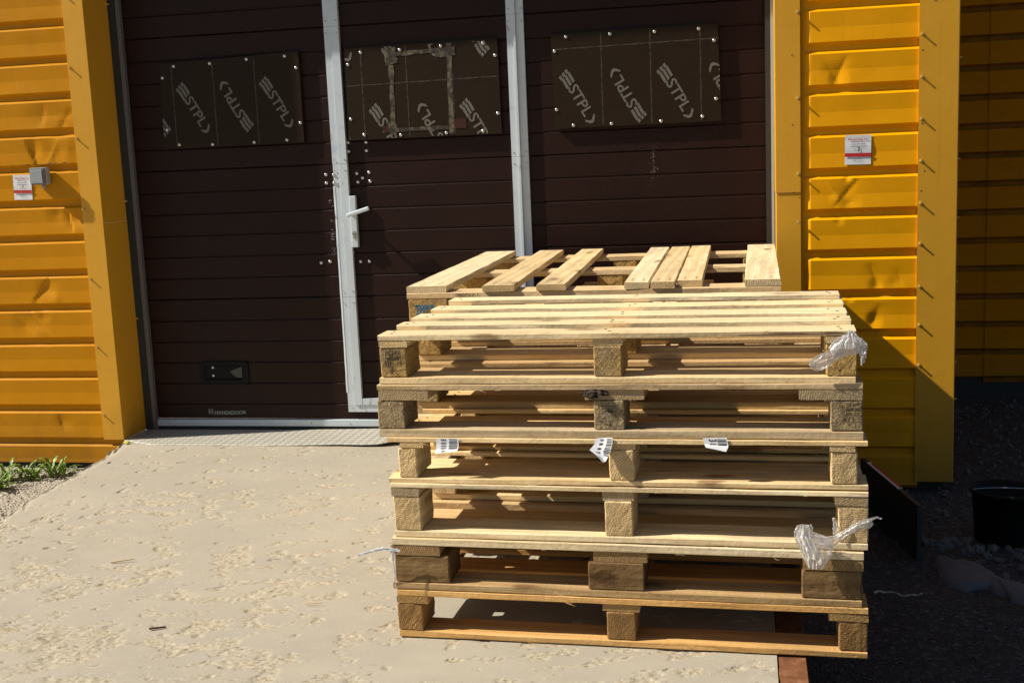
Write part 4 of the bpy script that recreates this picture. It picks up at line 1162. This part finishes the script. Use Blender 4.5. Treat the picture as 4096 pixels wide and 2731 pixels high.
# gravel: pale stones along the wall foot and fine grit
def stones(name, spots, m):
    bm = bmesh.new()
    for x, y, s, sd in spots:
        z = ZR+.03*min(1, max(0, (y-5)/1.9))
        r = random.Random(sd); mat_ = Matrix.Translation((x, y, z+s*.25)) @ Euler((r.uniform(0, 6), r.uniform(0, 6), r.uniform(0, 6))).to_matrix().to_4x4()
        vs = bmesh.ops.create_icosphere(bm, subdivisions=1, radius=1)['verts']
        sc = Vector((s*r.uniform(.7, 1.2), s*r.uniform(.6, 1.0), s*r.uniform(.45, .8)))
        for v in vs:
            d = 1+r.uniform(-.22, .22); v.co = mat_ @ Vector((v.co.x*sc.x*d, v.co.y*sc.y*d, v.co.z*sc.z*d))
    return from_bm(name, bm, m)
spots = []; r = random.Random(5)
line = [(.44, 4.86), (.52, 4.75), (.60, 4.55), (.66, 4.44), (.74, 4.42), (.84, 4.40), (.98, 4.25), (1.15, 4.12)]
for k in range(150):
    i = r.randrange(len(line)-1); t = r.random(); a, b = line[i], line[i+1]
    wd = .05 if i < 4 else .12
    spots.append((a[0]+(b[0]-a[0])*t+r.gauss(0, .03), a[1]+(b[1]-a[1])*t+r.gauss(0, wd)*.6-(.06 if i > 4 else 0), r.uniform(.010, .030), k))
for k in range(700): spots.append((r.uniform(.3, 1.5), r.uniform(4.4, 6.8), r.uniform(.004, .018), 500+k))
for k in range(900): spots.append((r.uniform(.2, 1.4), r.uniform(3.0, 4.6), r.uniform(.0025, .007), 2000+k))
o = stones('gravel', spots, M['stone']); tag(o, 'pale loose gravel along the wall foot and scattered on the asphalt', 'gravel', kind='stuff')
spots = [(r.uniform(-3.8, -2.85), r.uniform(4.0, 5.2), r.uniform(.003, .010), 5000+k) for k in range(500)]
bmz = ZR; ZR = ZL
o = stones('gravel', spots, simple('dry_grit', (.34, .30, .24), .9, 0, .3, 20)); tag(o, 'dry pale grit beside the left edge of the ramp', 'gravel', kind='stuff'); ZR = bmz
# black tub
tb_ = empty('bucket', (.925, 4.52, ZR), 'black plastic bucket on gravel at the right edge', 'bucket')
bm = bmesh.new(); n = 40
prof = [(.098, 0), (.100, .004), (.114, .185), (.122, .187), (.123, .200), (.116, .202), (.110, .195), (.096, .008)]
rings = [[bm.verts.new((r0*math.cos(2*math.pi*i/n), r0*math.sin(2*math.pi*i/n), z)) for i in range(n)] for r0, z in prof]
for a, b in zip(rings, rings[1:]):
    for i in range(n): bm.faces.new((a[i], a[(i+1) % n], b[(i+1) % n], b[i]))
bm.faces.new(rings[0]); bm.faces.new(rings[-1])
from_bm('tub', bm, M['black_plastic'], tb_, smooth=True)
bm = bmesh.new(); pts = [Vector((.118*math.cos(t), -.02+.03*math.sin(t), .196+.002*math.sin(t))) for t in [math.pi*i/16 for i in range(17)]]
for i, p in enumerate(pts):
    pass
def tube(bm, pts, rad, n=6):
    prev = None
    for i, p in enumerate(pts):
        d = (pts[min(i+1, len(pts)-1)]-pts[max(i-1, 0)]).normalized()
        a = d.orthogonal().normalized(); b = d.cross(a)
        rr = rad(i/(len(pts)-1)) if callable(rad) else rad
        cur = [bm.verts.new(p+a*rr*math.cos(2*math.pi*k/n)+b*rr*math.sin(2*math.pi*k/n)) for k in range(n)]
        if prev:
            for k in range(n): bm.faces.new((prev[k], prev[(k+1) % n], cur[(k+1) % n], cur[k]))
        else: bm.faces.new(cur[::-1])
        prev = cur
    bm.faces.new(prev)
tube(bm, pts, .0025)
from_bm('handle', bm, M['steel_dull'], tb_)
# dark leaning sheet with a pale label strip
lp = empty('dark_sheet', (.455, 4.90, ZR), 'dark flat sheet standing on edge with a white and red strip, beside the stacks', 'sheet', None, (0, 0, math.atan2(4.25-4.90, .590-.455)))
box('sheet', 0, .66, -.010, .010, .0, .210, M['rubber'], lp, .002)
bm = bmesh.new(); rect(bm, .08, .44, 0, 0)
bm.free()
box('label_strip', .08, .45, -.0085, .0085, .2101, .2135, M['paper'], lp); box('red_strip', .10, .45, .0, .0086, .2136, .2146, M['red_ink'], lp)
# frayed cord on the asphalt
bm = bmesh.new()
tube(bm, [Vector((.40+.155*t, 3.91+.015*math.sin(t*7), ZR+.012+.003*math.sin(t*19))) for t in [i/24 for i in range(25)]], lambda t: .0035*(1-.6*t)+.001*math.sin(t*40))
o = from_bm('frayed_cord', bm, M['string']); tag(o, 'short pale frayed cord on the dark asphalt', 'cord')

# ------------------------------------------------------------------ checker plate at the threshold
V = []; F = []
xs = lin(-2.95, -1.50, .02); rows = lin(0, 1, .05)
for x in xs:
    rise = max(0, (x+2.2)/.7)
    yf = 5.04+max(0, -2.78-x)*.45-.020*rise-.006*noise.noise((x*9, 0, 0))
    if x > -1.64: yf += (x+1.64)*.55
    ybk = 5.345
    for t in rows:
        y = yf+(ybk-yf)*t
        z = -.0215+.016*rise*(1-.2*t)+.004*noise.noise((x*5, y*8, 2))*rise
        if x > -1.66 and t < .4: z += .012*(x+1.66)/.16*(1-t/.4)
        V.append((x, y, z))
m_ = len(rows)
for i in range(len(xs)-1):
    for j in range(m_-1): a = i*m_+j; F.append((a, a+m_, a+m_+1, a+1))
o = obj('checker_plate', V, F, M['checker'], smooth=True); tag(o, 'worn aluminium checker plate lying at the foot of the door', 'metal plate')
sol = o.modifiers.new('thickness', 'SOLIDIFY'); sol.thickness = .004; sol.offset = -1

# ------------------------------------------------------------------ plastic film
def film(name, sheets, label, seed, m='film'):
    """thin draped sheets: each a list of cross rows (x, z, x, z, y), folds running along the drape"""
    bm = bmesh.new()
    for si, (rows_, amp) in enumerate(sheets):
        n = 9*(len(rows_)-1); k = 26; grid = []
        for i in range(n+1):
            t = i/n*(len(rows_)-1); a = min(int(t), len(rows_)-2); f = t-a; f = f*f*(3-2*f)*.5+f*.5
            r0, r1 = rows_[a], rows_[a+1]; q = [r0[c]*(1-f)+r1[c]*f for c in range(5)]
            row = []
            for jj in range(k+1):
                u = jj/k; u2 = min(1, max(0, u+.03*noise.noise((u*6, t*2.2, seed+si))))
                x = q[0]+(q[2]-q[0])*u2; z = q[1]+(q[3]-q[1])*u2
                fold = noise.noise((u*7+seed, t*.55, si*3.1))+.55*noise.noise((u*17, t*1.1+seed, si))+.25*noise.noise((u*34, t*3, seed))
                lump = noise.noise((x*22, z*22, seed+si))
                e = math.sin(math.pi*min(1, max(0, u)))**.5
                row.append(bm.verts.new((x+.003*noise.noise((t*3, u*3, seed)), q[4]-.004-amp*(.55+.55*fold*e+.7*lump), z+.003*noise.noise((t*4, u*2, seed+5))+HC)))
            grid.append(row)
        for a, b in zip(grid, grid[1:]):
            for jj in range(k): bm.faces.new((a[jj], b[jj], b[jj+1], a[jj+1]))
    o = from_bm(name, bm, M[m], smooth=True)
    return tag(o, label, 'plastic film', 'plastic film remnants on the front stack')
yf = 2.892
R5 = lambda rows, y: [r+(y,) for r in rows]
film('plastic_film', [(R5([(.188, -.489, .197, -.507), (.203, -.470, .214, -.512), (.222, -.459, .234, -.510), (.243, -.457, .256, -.504), (.262, -.466, .268, -.507), (.276, -.480, .273, -.500)], yf), .012),
                      (R5([(.214, -.488, .218, -.513), (.192, -.496, .201, -.524), (.169, -.503, .181, -.540), (.151, -.513, .161, -.546), (.142, -.524, .147, -.539)], yf-.004), .012),
                      (R5([(.246, -.482, .276, -.480), (.257, -.499, .277, -.498), (.261, -.515, .273, -.516), (.262, -.533, .266, -.533)], yf), .008),
                      (R5([(.231, -.449, .239, -.447), (.224, -.460, .252, -.458), (.214, -.476, .262, -.474), (.205, -.492, .262, -.490)], yf-.003), .010)],
     'crumpled clear plastic film wrapped round the top pallet\'s right block', 3)
yf = 2.866
film('plastic_film', [(R5([(.112, -.921, .147, -.917), (.105, -.936, .150, -.936), (.106, -.955, .186, -.950), (.112, -.970, .198, -.975), (.120, -.986, .193, -.996), (.127, -1.006, .183, -1.015), (.137, -1.027, .172, -1.032)], yf), .010),
                      (R5([(.148, -.938, .163, -.968), (.176, -.947, .192, -.976), (.202, -.944, .214, -.960), (.226, -.926, .233, -.941), (.250, -.908, .257, -.926), (.272, -.899, .283, -.923), (.284, -.898, .290, -.914)], yf-.006), .009),
                      (R5([(.112, -.922, .140, -.918), (.110, -.945, .146, -.946), (.122, -.975, .160, -.978), (.130, -1.000, .165, -1.004)], yf-.009), .012),
                      (R5([(.284, -.898, .286, -.904), (.297, -.8945, .298, -.8985), (.308, -.8990, .3075, -.9008)], yf-.008), .002),
                      (R5([(.196, -.905, .204, -.904), (.197, -.930, .212, -.930), (.199, -.957, .209, -.955)], yf+.012), .004)],
     'torn clear plastic film hanging from the fourth pallet\'s right block', 11)
M['film_white'] = simple('bright_film_strand', (.82, .82, .84), .25, 0, .1, 60, .5, .002)
yf = 2.884
film('plastic_film', [(R5([(-1.020, -1.031, -1.017, -1.035), (-.990, -1.018, -.986, -1.025), (-.950, -1.008, -.948, -1.015), (-.925, -1.009, -.926, -1.018), (-.900, -1.014, -.902, -1.020)], yf), .005),
                      (R5([(-.926, -1.016, -.916, -1.016), (-.923, -1.045, -.919, -1.045), (-.922, -1.080, -.919, -1.080), (-.919, -1.117, -.917, -1.117)], yf), .003)],
     'thin white wisp of plastic film sticking out left of the fifth pallet', 17, 'film_white')

# ------------------------------------------------------------------ weed, splinters
wd = empty('weed', (-3.36, 4.90, ZL), 'green weed tuft at the foot of the left yellow wall', 'weed')
for s_ in range(5):
    bm = bmesh.new(); r = random.Random(40+s_)
    ox, oy = ((-.24, -.05), (-.10, -.02), (.02, .02), (.13, .07), (-.02, -.16))[s_]
    for k in range(30):
        a = r.uniform(0, 2*math.pi); L = r.uniform(.05, .14); w = r.uniform(.006, .014); el = r.uniform(.1, .95)
        ux, uy = math.cos(a), math.sin(a); prev = None; cv = r.uniform(-.5, .5); n = 11
        bx, by = ox+r.uniform(-.03, .03), oy+r.uniform(-.03, .03)
        for i in range(n+1):
            t = i/n; rad = L*t*math.cos(el)+.004; h = L*math.sin(el)*math.sin(t*2.2)*.9+.006
            ww = w*math.sin(math.pi*min(1, t*.88+.10))*(1.15 if i % 2 else .45)
            da = cv*t*t; px, py = ux*math.cos(da)-uy*math.sin(da), ux*math.sin(da)+uy*math.cos(da)
            p = Vector((bx+px*rad, by+py*rad, h)); sd = Vector((-py, px, .25*math.sin(k)))*ww
            cur = [bm.verts.new(p-sd), bm.verts.new(p+Vector((0, 0, -.002))), bm.verts.new(p+sd)]
            if prev:
                bm.faces.new((prev[0], prev[1], cur[1], cur[0])); bm.faces.new((prev[1], prev[2], cur[2], cur[1]))
            prev = cur
    from_bm('leaf_rosette', bm, M['leaf'], wd)
def chip(name, x, y, L, w, ang, m, label, cat, group=None):
    bm = bmesh.new(); box_bm(bm, -L/2, L/2, -w/2, w/2, 0, w*.6)
    for v in bm.verts:
        if v.co.x > 0: v.co.y *= .4
        v.co.z += .004*math.sin(v.co.x*40+x*9)+.001
    o = from_bm(name, bm, m, None, (x, y, ramp_z(y)+.003), (0, 0, ang)); return tag(o, label, cat, group)
chip('wood_splinter', -2.02, 3.42, .075, .006, .25, M['splinter'], 'curved pale wood splinter on the concrete, left of the middle', 'splinter', 'wood splinters on the concrete')
chip('wood_splinter', -1.24, 3.10, .050, .004, .1, M['splinter'], 'thin pale wood splinter on the concrete near the stack', 'splinter', 'wood splinters on the concrete')
chip('bark_chip', -1.62, 2.89, .045, .007, .55, M['chip_dark'], 'small dark bark chip on the concrete', 'bark chip')
bm = bmesh.new(); bmesh.ops.create_icosphere(bm, subdivisions=2, radius=.012)
for v in bm.verts: v.co = Vector((v.co.x*1.4, v.co.y, v.co.z*.6))*(1+.4*noise.noise(v.co*120))
o = from_bm('plastic_scrap', bm, M['yellow_scrap'], None, (-2.905, 5.06, -.018)); tag(o, 'tiny yellow-green plastic scrap at the foot of the left flashing', 'scrap')

# ------------------------------------------------------------------ light, sky, camera
sun_dir = Vector((4.0, 1.0, -3.68)).normalized()
sun = bpy.data.lights.new('sun', 'SUN'); sun.energy = 5.0; sun.angle = R_(.53); sun.color = (1.0, .93, .80)
so = bpy.data.objects.new('sun', sun); C.objects.link(so); so.rotation_euler = sun_dir.to_track_quat('-Z', 'Y').to_euler()
wd_ = bpy.data.worlds.new('World'); bpy.context.scene.world = wd_; wd_.use_nodes = True
nt = wd_.node_tree; bg = nt.nodes['Background']
sky = nt.nodes.new('ShaderNodeTexSky'); sky.sky_type = 'NISHITA'; sky.sun_disc = False
el = math.asin(-sun_dir.z); az = math.atan2(-sun_dir.x, -sun_dir.y)
sky.sun_elevation = el; sky.sun_rotation = az
nt.links.new(sky.outputs[0], bg.inputs[0]); bg.inputs[1].default_value = .05
cam = bpy.data.cameras.new('camera'); co = bpy.data.objects.new('camera', cam); C.objects.link(co)
Rm = ((0.98084524, 0.19015184, -0.04224809), (-0.01115291, -0.16171327, -0.98677476), (-0.19446912, 0.96834451, -0.15649494))
X, Dn, Fw = (Vector(v) for v in Rm)
co.matrix_world = Matrix(((X[0], -Dn[0], -Fw[0], 0), (X[1], -Dn[1], -Fw[1], 0), (X[2], -Dn[2], -Fw[2], HC), (0, 0, 0, 1)))
cam.sensor_width = 36; cam.lens = 2733.31/2352*36; cam.clip_end = 500; cam.clip_start = .05
sc = bpy.context.scene; sc.camera = co
sc.view_settings.view_transform = 'Standard'; sc.view_settings.look = 'None'; sc.view_settings.exposure = .45; sc.view_settings.gamma = 1
sc.view_settings.use_curve_mapping = False
sc.cycles.use_denoising = True; sc.cycles.denoising_prefilter = 'ACCURATE'; sc.cycles.max_bounces = 8; sc.cycles.diffuse_bounces = 2; sc.cycles.transparent_max_bounces = 16
